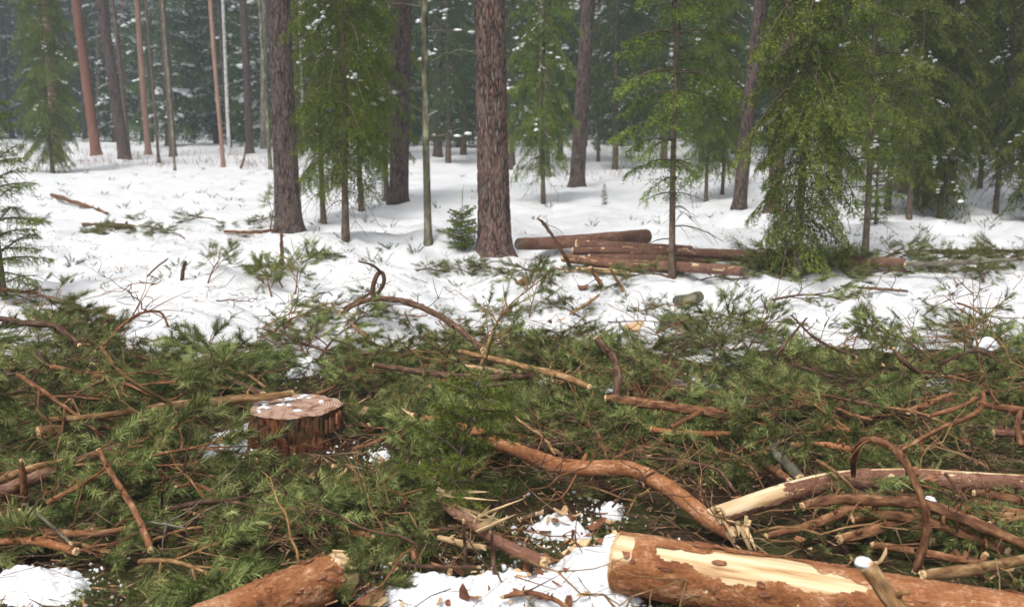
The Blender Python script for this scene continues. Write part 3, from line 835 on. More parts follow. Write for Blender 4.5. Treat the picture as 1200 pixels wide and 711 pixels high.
# --- the forest behind: separate spruces, further and further into the haze
def far_spruce(seed, h, Rad):
    return spruce_parts(seed, h, 0.15, 0.4, 0.6, Rad, 0.75, step=0.50, nb=4, sp=0.26, sub=1, per=10, nl=0.16, nw=0.05, snow=1.0, power=0.75, shoot=0.75, snow_size=0.095, tube_sides=3, snow_n=(4, 9))
FAR = [far_spruce(101, 15, 2.3), far_spruce(102, 17, 2.6), far_spruce(103, 13, 2.2), far_spruce(104, 18, 2.2)]
MIDV = [VE, needle_copy(VE)]
rng = np.random.default_rng(8)
_TL = [(-60, 'left of the hanging olive spruce'), (30, 'behind the hanging olive spruce'), (108, 'behind the orange-red pine'), (140, 'behind the dark leaning pine'), (172, 'behind the slender pinkish pine'), (200, 'behind the grey-brown trunk'), (230, 'in the gap right of the thin green sapling'), (260, 'behind the thin orange stem'), (291, 'behind the hazy grey trunk'), (335, 'behind the purplish pine'), (390, 'behind the bushy yellow-green spruce'), (440, 'behind the draped spruce'), (470, 'behind the reddish brown pine'), (508, 'behind the lichen-grey dead stem'), (545, 'in the gap left of the thick scaly pine'), (580, 'behind the thick scaly pine'), (635, 'behind the greenish grey spruce trunk'), (680, 'behind the lone grey-brown pine'), (735, 'in the gap right of the lone grey-brown pine'), (790, 'behind the slender bare-twigged spruce'), (840, 'behind the spruce left of the leaning pine'), (875, 'behind the leaning pine'), (915, 'behind the orange-topped pine'), (950, 'behind the drooping spruce'), (1012, 'behind the clean-stemmed spruce'), (1068, 'behind the pale brown pine base'), (1117, 'behind the dense spruce by the mound'), (1150, 'behind the snow mound'), (1210, 'beyond the end of the snow mound'), (1300, 'far beyond the end of the snow mound')]
def behind(x, y):
    u_ = to_px((x, y, 2.0))[0]
    return min(_TL, key=lambda q: abs(q[0] - u_))[1]
# middle distance, greener, to the centre and right
mid_spots = [(600, 30), (655, 34), (715, 31), (745, 38), (775, 30), (818, 33), (850, 38), (895, 31), (930, 36), (968, 31), (1005, 36), (1040, 30), (1085, 33), (1120, 37), (1150, 30), (1190, 34), (1235, 31), (545, 36), (525, 31), (398, 37), (430, 33), (475, 38), (1275, 36)]
for i, (px, d) in enumerate(mid_spots):
    x = (px - 600) / 1200 * d * 1.02
    y = d + rng.normal() * 0.6
    put_spruce(VE, (x, y, float(top(x, y)) - 0.03), 'dark green snow-dotted spruce ' + behind(x, y), 'spruces at the edge of the wood ' + behind(x, y), rng.random() * 6.28, 0.85 + 0.3 * rng.random(), 'dark_spruce_needles')
_tk = Geo(); _z = np.linspace(-0.2, 17, 14); _tk.add(*tube(np.stack([0.10 * np.sin(_z * 0.3), 0 * _z, _z], -1), 0.13 * np.clip(1 - _z / 22, 0.2, 1), 8))
TKM = [_tk.mesh('trunk') for _ in range(3)]
for i in range(54):
    d = 40 + 34 * rng.random(); x = (rng.random() * 2 - 1) * (d * 0.55 + 2)
    if i % 3: x = -abs(x) * rng.random() ** 0.5 - 1.0
    nm = ('reddish', 'dark', 'pale grey')[i % 3]
    o = thing('pine_tree', (x, d, float(top(x, d)) - 0.05), 'distant slim ' + nm + ' trunk ' + behind(x, d), 'tree', 'distant ' + nm + ' trunks ' + behind(x, d), (0.03 * rng.normal(), 0.03 * rng.normal(), rng.random() * 6.28), 0.6 + 0.7 * rng.random())
    obj('trunk', TKM[i % 3], ('pale_pine_bark', 'dark_pine_bark', 'grey_branch_bark')[i % 3], o)
    c = obj('crown', CROWN, 'dark_spruce_needles', o, (0, 0, 16.4), 'stuff'); c.scale = (0.6, 0.6, 0.6)
    obj('limbs', LIMBS, 'branch_bark', c, kind='stuff')
placed = []
tries = 0
while len(placed) < 120 and tries < 4000:
    tries += 1
    d = 43 + 50 * rng.random() ** 1.3
    x = (rng.random() * 2 - 1) * (d * 0.58 + 3)
    if any((x - a) ** 2 + (d - b_) ** 2 < 2.4 ** 2 for a, b_ in placed): continue
    placed.append((x, d))
for i, (x, y) in enumerate(placed):
    put_spruce(FAR[i % 4], (x, y, float(top(x, y)) - 0.05), ('hazy' if y < 60 else 'very faint hazy') + ' snow-laden spruce far ' + behind(x, y), ('far' if y < 60 else 'farthest') + ' spruces ' + behind(x, y), rng.random() * 6.28, 0.75 + 0.45 * rng.random(), 'dark_spruce_needles')

# ------------------------------------------------------------------ logs, poles and branches lying about
def trace(pts):
    """photo points with a height over the ground -> points in the place, with depth"""
    out, ts = [], []
    for px, py, h in pts:
        p, t = at(px, py, h); out.append(p); ts.append(t)
    return np.array(out), np.array(ts)

def stick(label, pts, w, mat, name='fallen_branch', cat='branch', ends=(1, 1), sides=9, rough=0.14, seed=None, end_mat='raw_wood', n=None, knots=4, jag=0.012, group=None, forks=(), twigs=0):
    P, ts = trace(pts)
    w = np.atleast_1d(np.asarray(w, float))
    wv = np.interp(np.linspace(0, 1, len(P)), np.linspace(0, 1, len(w)), w) if len(w) > 1 else np.full(len(P), w[0])
    r = wv / 1200 * ts / 2
    n = n or max(14, 7 * len(P))
    S = spline(np.column_stack([P, r]), n)
    seed = seed or int(abs(pts[0][0] * 13 + pts[0][1] * 7)) + 1
    rng = np.random.default_rng(seed)
    path = S[:, :3] + rng.normal(size=(n, 3)) * (S[:, 3] * (0.05 if n >= 50 else 0.13 if w.max() < 8 else 0.06 if w.max() < 15 else 0.02))[:, None]
    rad = np.clip(S[:, 3], 0.0012, None)
    org = path[0].copy()
    rad = rad * (1 + 0.16 * (fbm(np.linspace(0, n / (5.0 if w.max() < 15 else 12.0), n), np.zeros(n), 2, seed) - 0.5) * 2)
    g_ = Geo(); g_.add(*tube(path - org, rad, sides, rough * 1.3, 45, seed))
    o = obj(name, g_.mesh(name), mat, loc=org)
    tag(o, label, cat, group)
    if ends[0] and w[0] > 3.5: 
        g_ = Geo(); g_.add(*disc(path[0] - org, path[0] - path[2], rad[0] * 0.93, 14, seed, jag)); obj('cut_end', g_.mesh('cut_end', smooth=False), end_mat, o)
    if ends[1] and w[-1] > 3.5:
        g_ = Geo(); g_.add(*disc(path[-1] - org, path[-1] - path[-3], rad[-1] * 0.93, 14, seed + 1, jag)); obj('cut_end', g_.mesh('cut_end', smooth=False), end_mat, o)
    for k in range(knots):
        i = int(rng.integers(2, n - 2)); T = unit(path[i + 1] - path[i - 1])
        d = unit(np.cross(T, rng.normal(size=3)) + [0, 0, 0.5])
        a = path[i] - org + d * rad[i] * 0.6; L = rad[i] * (1.2 + rng.random())
        g_ = Geo(); g_.add(*tube(np.stack([a, a + d * L * 0.6, a + d * L + T * L * 0.3]), [rad[i] * 0.45, rad[i] * 0.32, rad[i] * 0.22], 7, 0.1, 60, seed))
        obj('knot', g_.mesh('knot'), mat, o)
    for f, flab in forks:
        FP, ft = trace([q[:3] for q in f]); fw = np.array([q[3] for q in f]) / 1200 * ft / 2
        Sf = spline(np.column_stack([FP, fw]), 7 * len(f))
        g_ = Geo(); g_.add(*tube(Sf[:, :3] - org, np.clip(Sf[:, 3], 0.001, None), 7, 0.12, 50, seed + 5))
        c = obj('side_branch', g_.mesh('side_branch'), mat, o)
        if flab: c['label'] = flab
    if not twigs and name == 'fallen_branch' and w.max() >= 5: twigs = 2
    for k in range(twigs):
        i = int(rng.integers(n // 4, n - 1)); T = unit(path[min(i + 1, n - 1)] - path[i - 1])
        d = unit(T + 0.9 * rng.normal(size=3)); L = 0.08 + 0.22 * rng.random()
        a = path[i] - org
        tp = np.stack([a, a + d * L * 0.5 + 0.02 * rng.normal(size=3), a + d * L + 0.05 * rng.normal(size=3)])
        g_ = Geo(); g_.add(*tube(spline(tp, 7), np.linspace(0.004, 0.0014, 7), 5)); obj('twig', g_.mesh('twig'), mat, o)
    return o

def big_log(label, P, r, mat, name, strip=None, seed=1, ref=(0, -0.55, 0.83), end0='cut_face', end1='cut_face', jag0=0.004, jag1=0.004, flakes=0, inner='peeled_wood', sides=130, n=560, rough=0.05, cat='log', group=None):
    """log whose bark is gone where strip(s, angle) says, showing the wood under it"""
    P = np.asarray(P, float); n_ = n
    S = spline(np.column_stack([P, np.broadcast_to(np.asarray(r, float), (len(P),))]), n_)
    org = S[0, :3].copy(); path = S[:, :3] - org; rad = S[:, 3]
    V, F, tc = tube(path, rad, sides, rough, 16, seed, close=False)
    fl = fbm(tc[:, 0] * 60, tc[:, 1] * 60, 3, seed + 9, tc[:, 2] * 30)
    cen = np.repeat(path, sides, 0)
    V = V + unit(V - cen) * (0.010 * (np.round(fl * 9) / 9 - 0.5))[:, None]
    Q = F[0]
    bare = None
    if strip:
        rad_dir = unit(V - cen); T, _, _ = frames(path); T = np.repeat(T, sides, 0)
        rf = np.asarray(ref, float); rf = rf - (T * rf).sum(1, keepdims=True) * T; rf = unit(rf)
        bx_ = np.cross(T, rf)
        ang = np.arctan2((rad_dir * bx_).sum(1), (rad_dir * rf).sum(1))
        s_ = tc[:, 2] / tc[-1, 2]
        nz = fbm(tc[:, 2] * 7, ang * 1.2, 4, seed + 2) - 0.5 + 0.5 * (fbm(tc[:, 2] * 22, ang * 4, 3, seed + 4) - 0.5)
        bare = strip(s_, ang, nz)
        Q = Q[~bare[Q].all(1)]
    g_ = Geo(); g_.add(V, Q, tc)
    o = obj(name, g_.mesh(name), mat, loc=org)
    tag(o, label, cat, group)
    if strip is not None:
        g_ = Geo(); g_.add(*tube(path, rad * 0.955, sides // 2 + 6, 0.02, 30, seed, close=False)); obj('peeled_wood', g_.mesh('peeled_wood'), inner, o)
    for e, (em, jg) in enumerate(((end0, jag0), (end1, jag1))):
        if em:
            i, j = (0, 2) if e == 0 else (-1, -3)
            g_ = Geo(); g_.add(*disc(path[i], path[i] - path[j], rad[i] * 0.985, 36, seed + e, jg)); obj('cut_face', g_.mesh('cut_face', smooth=jg < 0.01), em, o)
    rng = np.random.default_rng(seed + 40)
    T, N, B = frames(path)
    for k in range(flakes):
        i = int(rng.integers(4, n_ - 4)); a = rng.random() * 6.283
        dr = math.cos(a) * N[i] + math.sin(a) * B[i]
        if dr[2] < -0.3 or dr[1] > 0.6: continue
        w_, h_ = 0.005 + 0.012 * rng.random(), 0.009 + 0.022 * rng.random()
        tt = np.cross(T[i], dr); kk = 7
        th = np.linspace(0, 6.283, kk, endpoint=False)
        rr_ = 0.6 + 0.5 * rng.random(kk)
        c0 = path[i] + dr * (rad[i] * 1.01 + 0.001)
        ring = c0 + (np.cos(th) * rr_ * h_)[:, None] * T[i] + (np.sin(th) * rr_ * w_)[:, None] * tt
        ring = ring - dr * ((np.sin(th) * rr_ * w_) ** 2 / (2 * rad[i]))[:, None] + dr * (0.014 * rng.random(kk) * rng.random())[:, None]
        lo = ring - dr * 0.004
        V_ = np.vstack([ring, lo, c0 + dr * 0.003]); j = np.arange(kk); j2 = (j + 1) % kk
        g_ = Geo(); g_.add(V_, [np.stack([j, j2, np.full(kk, 2 * kk)], -1), np.stack([kk + j, kk + j2, j2, j], -1)])
        obj('bark_flake', g_.mesh('bark_flake', smooth=False), 'chip_bark', o)
    return o

# the big peeled log in the foreground
a_, ta = at(724, 657, 0.12); b_, tb = at(1010, 709, 0.12); c_, tc_ = at(1260, 752, 0.12)
def strip_a(s, ang, nz):
    tp = sstep(0.10, 0.30, s) * sstep(0.60, 0.42, s); lo = -0.15 - 0.40 * tp; hi = 0.10 + 0.66 * tp + 0.10 * np.sin(s * 11)
    inn = (s > 0.10 + 0.10 * nz) & (s < 0.575 + 0.08 * nz) & (ang > lo + 0.9 * nz) & (ang < hi + 1.0 * nz)
    tip = (s < 0.05 + 0.03 * nz) & (ang > -0.5) & (ang < 0.7)
    und = (s > 0.03) & (s < 0.28 + 0.1 * nz) & ((ang > 2.3 + 0.5 * nz) | (ang < -2.9))
    far = (s > 0.70) & (nz > 0.13) & (ang > -1.2) & (ang < 0.8)
    return inn | tip | und | far
big_log('thick red-barked log with a long pale peeled strip along its top', [a_, b_, c_], [0.105, 0.112, 0.115], 'flaky_red_bark', 'log', strip_a, 5, flakes=80, ref=(0, -0.52, 0.85))

# red log end at the lower left, with splinters at its broken tip
a_, ta = at(222, 748, 0.09); b_, tb = at(394, 674, 0.085)
def strip_b(s, ang, nz):
    return (s > 0.955 + 0.05 * nz) & (np.abs(ang) < 1.9)
lg = big_log('short orange-red log with torn pale tip', [a_, (np.array(a_) + b_) / 2 + [0, 0, 0.005], b_], [0.088, 0.084, 0.080], 'flaky_red_bark', 'log', strip_b, 9, end1='raw_wood', jag1=0.04, flakes=40)
rng = np.random.default_rng(2)
def splinters(o, base, direction, n_, L, w_, seed, mat='raw_wood', spread=0.4, name='splinter'):
    rng = np.random.default_rng(seed)
    for k in range(n_):
        d = unit(np.asarray(direction, float) + spread * rng.normal(size=3))
        s = unit(np.cross(d, rng.normal(size=3))) * w_ * (0.3 + 0.55 * rng.random()); u = np.cross(d, unit(s)) * w_ * 0.25
        p = np.asarray(base) + rng.normal(size=3) * w_ * 1.2 - np.array(o.location); l_ = L * (0.4 + 0.8 * rng.random())
        V = np.array([p - s - u, p + s - u, p + s + u, p - s + u, p + d * l_ * .6 - s * .5 - u, p + d * l_ * .6 + s * .7 - u, p + d * l_ * .6 + s * .6 + u, p + d * l_ * .6 - s * .5 + u, p + d * l_ + s * 0.3 * rng.normal()])
        g_ = Geo(); g_.add(V, [np.array([[0, 1, 5, 4], [1, 2, 6, 5], [2, 3, 7, 6], [3, 0, 4, 7], [3, 2, 1, 0]]), np.array([[4, 5, 8], [5, 6, 8], [6, 7, 8], [7, 4, 8]])])
        obj(name, g_.mesh(name, smooth=False), mat, o)
ax = unit(np.array(b_) - a_)
splinters(lg, np.array(b_) + [0, -0.02, 0.055], ax, 7, 0.07, 0.012, 3)

# the long curved red branch
c1 = stick('long curved red-orange branch snaking toward the big peeled log', [(486, 490, 0.16), (520, 497, 0.16), (555, 507, 0.17), (590, 521, 0.18), (615, 531, 0.18), (650, 544, 0.18), (690, 548, 0.18), (735, 549, 0.18), (770, 563, 0.17), (800, 584, 0.14), (830, 609, 0.09), (856, 624, 0.06)],
           [12, 14, 16, 17, 18, 18, 19, 19, 20, 20, 20, 19], 'flaky_red_bark', sides=18, n=110, rough=0.07, knots=4, jag=0.03)
splinters(c1, at(492, 490, 0.14)[0], (-1, 0.1, 0.05), 5, 0.10, 0.016, 4)
splinters(c1, at(848, 618, 0.08)[0] + np.array([0, 0, 0.02]), (0.6, -0.4, -0.3), 6, 0.10, 0.012, 5)

# peeled butt and red trunk on the right
P_, t_ = trace([(842, 603, 0.12), (890, 587, 0.13), (935, 573, 0.14), (985, 563, 0.15), (1060, 560, 0.16), (1130, 563, 0.16), (1230, 568, 0.16)])
def strip_c(s, ang, nz):
    return ((s < 0.235 + 0.10 * nz) & (ang > -2.6) & (ang < 1.0 + 0.5 * nz)) | ((ang < -0.25 + 0.15 * nz) & (ang > -1.25) & (s > 0.2) & (nz > -0.2))
pb = big_log('red trunk with pale peeled butt lying behind the big peeled log', P_, np.array([23, 24, 24, 24, 24, 23, 22]) / 1200 * t_ / 2, 'log_bark', 'log', strip_c, 21, end0='raw_wood', jag0=0.03, flakes=16, sides=90, n=560)
splinters(pb, P_[0] + [0.1, -0.05, -0.03], (0.2, -0.2, -0.9), 6, 0.13, 0.014, 8)

# heap of bare poles at the right
ST = stick
ST('bare pole bent over the heap in front of the red trunk', [(900, 628, 0.06), (960, 611, 0.12), (1005, 592, 0.17), (1020, 588, 0.18)], [9, 12, 13], 'branch_bark', sides=12)
ST('long bare pole draped across the heap and sloping down right', [(942, 593, 0.17), (985, 584, 0.20), (1040, 587, 0.20), (1085, 591, 0.20), (1140, 612, 0.16), (1215, 645, 0.12)], [11, 13, 14, 14, 14, 14], 'branch_bark', sides=14, n=60, knots=4)
ST('short pole with pale cut knot under the draped pole', [(1000, 607, 0.13), (1035, 603, 0.14), (1075, 608, 0.14), (1130, 626, 0.10), (1180, 645, 0.07)], [12, 13, 13, 12, 11], 'branch_bark', sides=12)
ST('stubby pole with pale sawn upper end in the heap', [(984, 632, 0.07), (1020, 622, 0.09), (1052, 611, 0.11)], [13, 12, 11], 'branch_bark', sides=12)
ST('thin dark red pole at the bottom of the heap', [(1024, 638, 0.05), (1080, 647, 0.05), (1140, 657, 0.05), (1155, 652, 0.06)], [9, 10, 10], 'branch_bark', sides=10)
ST('orange pole resting behind the right end of the big peeled log', [(1082, 674, 0.12), (1140, 667, 0.12), (1225, 650, 0.12)], [13, 13, 12], 'tan_branch_bark', sides=12)
ST('slim pole pointing past the heap below the red trunk', [(1143, 577, 0.15), (1175, 582, 0.15), (1220, 592, 0.15)], [9, 10, 10], 'branch_bark', sides=10)
ST('second slim pole just under the other one below the red trunk', [(1145, 589, 0.12), (1180, 597, 0.12), (1215, 603, 0.12)], [8, 9, 9], 'branch_bark', sides=10)
ST('weathered tan pole between slim poles and draped pole', [(1100, 592, 0.12), (1150, 602, 0.12), (1215, 606, 0.12)], [6, 8, 8], 'tan_branch_bark')
ST('forked tan stick end under the slim poles', [(1160, 612, 0.12), (1185, 608, 0.12), (1215, 604, 0.12)], [5, 7, 6], 'tan_branch_bark')
ar = ST('tall arched brown branch standing over the heap of poles', [(1000, 556, 0.22), (1001, 535, 0.33), (1008, 519, 0.42), (1022, 515, 0.46), (1042, 522, 0.46), (1060, 540, 0.44), (1073, 565, 0.40), (1082, 592, 0.33), (1085, 620, 0.24), (1081, 645, 0.16), (1073, 668, 0.08)],
        [6, 7, 8, 8, 8.5, 9, 9, 9, 9.5, 9.5, 9], 'branch_bark', sides=14, n=90, knots=6, twigs=5)
ST('lichen-grey stub leaning on the pale peeled butt', [(906, 526, 0.16), (918, 540, 0.16), (938, 560, 0.14)], [12, 12, 12], 'lichen_bark', sides=12)
ST('red stub beside the lichen-grey one', [(879, 527, 0.12), (898, 544, 0.12), (926, 563, 0.13)], [8, 9, 9], 'branch_bark', sides=10)
sb = ST('snow-tipped cut stub standing in front of the big peeled log', [(1017, 664, 0.38), (1034, 688, 0.33), (1052, 712, 0.28), (1082, 750, 0.18)], [19, 22, 24, 26], 'tan_branch_bark', sides=16, rough=0.08, knots=1)
g_ = Geo(); c0 = at(1017, 663, 0.38)[0] - np.array(sb.location)
g_.add(*blob(c0 + [-0.01, 0, 0.008], (0.024, 0.024, 0.018), 3)); obj('snow_cap', g_.mesh('snow_cap'), 'clean_snow', sb)

# centre
ST('crooked dark branch standing upright with pale broken tip', [(699, 397, 0.52), (708, 408, 0.48), (718, 418, 0.44), (724, 435, 0.38), (724, 452, 0.32), (720, 472, 0.24), (717, 500, 0.12)], [8, 9, 9, 9, 9, 9, 9], 'dark_branch_bark', sides=12, n=60, knots=3)
ST('brown pole lying right of the crooked upright branch', [(712, 467, 0.27), (760, 473, 0.27), (810, 480, 0.27), (848, 485, 0.26), (877, 491, 0.24)], [10, 11, 12, 12, 12], 'branch_bark', sides=12,
   forks=[([(823, 482, 0.27, 6), (806, 490, 0.25, 6), (786, 500, 0.22, 5)], 'pale peeled side branch')], knots=4)
ST('yellowish stripped pole ending left of the crooked upright branch', [(540, 412, 0.30), (580, 421, 0.30), (620, 431, 0.30), (655, 440, 0.29), (690, 453, 0.27)], [5, 6, 8, 9, 9], 'tan_branch_bark', sides=10)
ST('dark pole crossing under the yellowish stripped pole', [(440, 428, 0.24), (505, 437, 0.24), (560, 443, 0.24), (632, 439, 0.24)], [6, 8, 9, 8], 'dark_branch_bark', sides=10)
ST('short reddish pole below the dark crossing pole', [(503, 452, 0.18), (520, 446, 0.18), (560, 440, 0.19)], [8, 9, 8], 'branch_bark')
ST('pale stripped stick over the dark crossing pole', [(545, 428, 0.22), (590, 436, 0.22), (620, 440, 0.22)], [4, 6, 5], 'raw_wood')
ST('olive twig standing upright through the slash', [(567, 465, 0.40), (556, 490, 0.30), (545, 515, 0.2)], [4, 5, 5], 'lichen_bark', ends=(0, 0))
ST('thin pale twig slanting over the curved red branch', [(583, 470, 0.26), (612, 495, 0.22), (638, 513, 0.20), (650, 532, 0.18)], [2.2, 3, 4, 3], 'tan_branch_bark', twigs=2)
ST('strip of dark red bark below the brown pole', [(765, 503, 0.17), (800, 508, 0.18), (858, 508, 0.17)], [7, 9, 6], 'flaky_red_bark', name='bark_strip', cat='bark')
ST('grey upright twig at the end of the brown pole', [(874, 466, 0.26), (866, 492, 0.2), (857, 530, 0.1)], [3, 3.5, 3], 'grey_branch_bark')
ST('splintered branch with pale torn core beside the fresh sapling', [(512, 582, 0.13), (530, 598, 0.12), (556, 615, 0.11), (582, 633, 0.10), (607, 646, 0.10), (636, 658, 0.09)], [10, 12, 13, 14, 15, 17], 'log_bark', sides=14, knots=2, jag=0.02)
so = [o for o in col.objects if o.get('label', '').startswith('splintered branch')][0]
splinters(so, at(515, 580, 0.15)[0], (0.75, -0.55, 0.05), 7, 0.26, 0.014, 14, spread=0.18)
splinters(so, at(560, 612, 0.15)[0], (0.6, -0.4, 0.35), 7, 0.20, 0.014, 15, spread=0.3)
ST('pale greenish split slab on the moss', [(516, 630, 0.05), (540, 636, 0.05), (567, 641, 0.05)], [6, 9, 7], 'raw_wood', name='wood_slab', cat='wood')
ST('short dark upright twig before the splintered branch', [(543, 610, 0.22), (545, 640, 0.1), (546, 660, 0.02)], [4, 5, 5], 'dark_branch_bark')
ST('blackish upright twig standing in the foreground snow', [(575, 624, 0.24), (578, 650, 0.13), (581, 684, 0.02)], [4, 5, 6], 'dark_branch_bark')
ST('tan curved stick lying on the foreground snow', [(590, 699, 0.05), (620, 694, 0.06), (650, 702, 0.06), (672, 716, 0.04)], [5, 6, 6, 5], 'branch_bark')
ST('thin red twig lying along the snow edge', [(460, 660, 0.05), (500, 663, 0.05), (560, 664, 0.05)], [4, 5, 4], 'dark_branch_bark')
ST('tan branch winding left of the dark upright twigs', [(296, 601, 0.1), (325, 594, 0.12), (350, 597, 0.12), (380, 588, 0.12), (402, 577, 0.12), (417, 563, 0.12)], [5, 6, 7, 6, 6, 4], 'tan_branch_bark', forks=[([(372, 589, 0.12, 4), (380, 574, 0.17, 4)], None)])
ST('reddish branch below the winding tan one', [(318, 618, 0.08), (360, 615, 0.09), (397, 617, 0.09), (436, 629, 0.07)], [5, 6, 7, 6], 'branch_bark', twigs=3)
ST('short red peg standing upright before the stump', [(391, 547, 0.2), (392, 565, 0.12), (392, 582, 0.03)], [4.5, 5, 5], 'branch_bark', end_mat='raw_wood')
ST('dark wavy twig right of the curved branch', [(745, 535, 0.16), (800, 540, 0.17), (840, 550, 0.17), (862, 576, 0.15)], [3, 4, 4, 3], 'dark_branch_bark', twigs=4)
ST('bent dark twig over snow by the snow-flecked chips', [(795, 398, 0.2), (787, 410, 0.15), (786, 428, 0.06)], [3, 4, 3], 'dark_branch_bark')

# left
pl = ST('long orange-brown pole lying behind the stump', [(53, 492, 0.22), (110, 488, 0.23), (160, 481, 0.23), (205, 475, 0.23), (255, 470, 0.23), (300, 466, 0.22), (342, 461, 0.22)], [7, 8, 9, 10, 10, 10, 9], 'tan_branch_bark', sides=12, n=60,
        forks=[([(199, 473, 0.25, 5), (178, 461, 0.33, 5), (158, 449, 0.40, 5), (136, 430, 0.48, 4.5), (118, 406, 0.56, 4)], 'thin orange side branch rising from the pole')], knots=5)
ST('short split block with pale top beside the long pole', [(46, 506, 0.17), (66, 503, 0.17), (86, 500, 0.16)], [14, 13, 12], 'tan_branch_bark', name='wood_block', cat='wood', end_mat='cut_face', sides=14)
ST('thin red pole under the long orange-brown one', [(163, 503, 0.14), (205, 492, 0.15), (252, 481, 0.16)], [4, 5, 4], 'branch_bark')
ST('brown knotty branch reaching in over the left boughs', [(-40, 368, 0.42), (0, 373, 0.42), (25, 378, 0.42), (60, 381, 0.42), (75, 389, 0.40), (93, 405, 0.34)], [6, 6, 7, 7, 7, 7], 'dark_branch_bark', sides=10, twigs=5)
ST('slim branch arching over the left boughs', [(112, 410, 0.38), (125, 400, 0.42), (140, 385, 0.46), (152, 374, 0.48), (168, 366, 0.48), (188, 366, 0.46), (197, 382, 0.38)], [4, 4, 4, 3.5, 3, 3, 2.5], 'branch_bark', twigs=6)
ST('thick red log end at the left with pale scrape', [(-30, 590, 0.14), (0, 577, 0.15), (30, 564, 0.15), (70, 549, 0.14), (110, 534, 0.13), (160, 517, 0.11)], [17, 17, 17, 15, 13, 10], 'log_bark', name='log', cat='log', sides=16, knots=3)
ST('tan pole lying along the thick red log end', [(-20, 572, 0.18), (15, 556, 0.18), (45, 546, 0.18), (74, 540, 0.16)], [7, 8, 8, 6], 'tan_branch_bark')
ST('splintered upright stub before the thick red log end', [(25, 540, 0.28), (27, 560, 0.2), (29, 588, 0.08)], [5, 8, 10], 'branch_bark')
ST('straight red-brown stick leaning over the green boughs', [(116, 528, 0.34), (132, 557, 0.28), (152, 588, 0.22), (166, 615, 0.16), (176, 643, 0.10)], [6, 7, 8, 8, 8], 'branch_bark', sides=10, twigs=2)
ST('tan pole low at the left, over a shorter orange one', [(-30, 615, 0.1), (0, 617, 0.1), (50, 622, 0.1), (110, 625, 0.1), (160, 617, 0.1)], [9, 9, 9, 8, 7], 'branch_bark', sides=10)
ST('short orange pole low at the left', [(-30, 634, 0.09), (10, 634, 0.1), (45, 634, 0.1), (88, 645, 0.09)], [8, 8, 10, 9], 'flaky_red_bark', sides=10)
ST('stub of brown pole under the thick red log end', [(-20, 606, 0.13), (20, 599, 0.13)], [8, 8], 'branch_bark')
ST('grey-green stick slanting across the low poles', [(33, 594, 0.17), (55, 611, 0.16), (83, 636, 0.12)], [3.5, 4, 4], 'lichen_bark')
ST('grey lichen twig in the boughs before the stump', [(172, 611, 0.12), (195, 614, 0.12), (218, 619, 0.12)], [3, 3, 2.5], 'grey_branch_bark', twigs=3)
ST('curved brown twig over boughs before the stump', [(208, 570, 0.14), (228, 567, 0.15), (247, 575, 0.14), (272, 592, 0.1)], [4, 4.5, 4.5, 8], 'branch_bark')
ST('dark pole end poking out behind the stump', [(215, 425, 0.2), (245, 433, 0.2), (285, 452, 0.2), (308, 462, 0.2)], [5, 6, 7, 8], 'dark_branch_bark')
ST('pale split slab beside the short orange-red log', [(183, 722, 0.03), (212, 704, 0.04), (242, 687, 0.06)], [16, 20, 6], 'peeled_wood', name='wood_slab', cat='wood')

# on the snow behind the slash
lo_ = ST('long bowed branch with looped top lying over the snow', [(400, 368, 0.12), (418, 356, 0.2), (440, 350, 0.28), (470, 352, 0.34), (492, 359, 0.36), (520, 373, 0.36), (545, 391, 0.32), (566, 410, 0.26)], [4, 5, 6, 6, 7, 8, 8, 8], 'dark_branch_bark', sides=12, n=60, twigs=5,
         forks=[([(438, 350, 0.28, 6), (437, 336, 0.36, 6), (442, 322, 0.44, 6), (448, 320, 0.46, 5), (450, 331, 0.42, 5), (442, 345, 0.32, 4.5)], 'looped side branch'), ([(447, 320, 0.46, 4), (437, 311, 0.52, 3), (420, 306, 0.54, 2)], None), ([(402, 362, 0.14, 4), (420, 352, 0.2, 4), (436, 342, 0.3, 3)], None)])
ST('straight tan stick stuck slanting in snow', [(411, 379, 0.25), (425, 391, 0.2), (443, 407, 0.12)], [4, 4, 4], 'tan_branch_bark')
ST('broken orange sapling stub standing in the snow bank', [(330, 274, 0.42), (330, 290, 0.25), (331, 312, 0.02)], [3.5, 4, 5], 'branch_bark')
ST('dark bent stick standing before the log pile', [(630, 256, 0.75), (637, 262, 0.68), (653, 285, 0.38), (668, 312, 0.02)], [2, 3.5, 4.5, 5], 'branch_bark')
ST('short leaning stick in snow below the log pile', [(715, 314, 0.3), (722, 326, 0.16), (731, 341, 0.0)], [3, 4, 4.5], 'tan_branch_bark')
ST('stubby red stick beside the short leaning stick', [(692, 313, 0.25), (698, 323, 0.13), (706, 336, 0.0)], [4, 5, 5], 'branch_bark')
ST('tan stick lying up the snow slope', [(668, 368, 0.06), (685, 358, 0.06), (702, 346, 0.08)], [3, 4, 3], 'tan_branch_bark')
ST('thin brown stick lying along the right snow ridge', [(985, 335, 0.05), (1025, 338, 0.06), (1063, 341, 0.05)], [2.5, 3.5, 3], 'dark_branch_bark', twigs=4)
ST('upright dark peg on the left snow', [(217, 306, 0.22), (215, 316, 0.12), (213, 328, 0.0)], [3.5, 4, 4], 'dark_branch_bark')
ST('red fallen branch on the left snow under the sapling', [(-30, 335, 0.1), (10, 340, 0.1), (45, 344, 0.08)], [5, 5, 4], 'branch_bark')
ST('dark twig leaning in the left boughs', [(197, 303, 0.2), (185, 312, 0.14), (172, 324, 0.04)], [2, 2, 2.2], 'dark_branch_bark')
ST('dark fallen trunk half buried in the far snow', [(98, 263, 0.04), (130, 264, 0.04), (158, 266, 0.03)], [4, 6, 5], 'dark_branch_bark', name='log', cat='log')
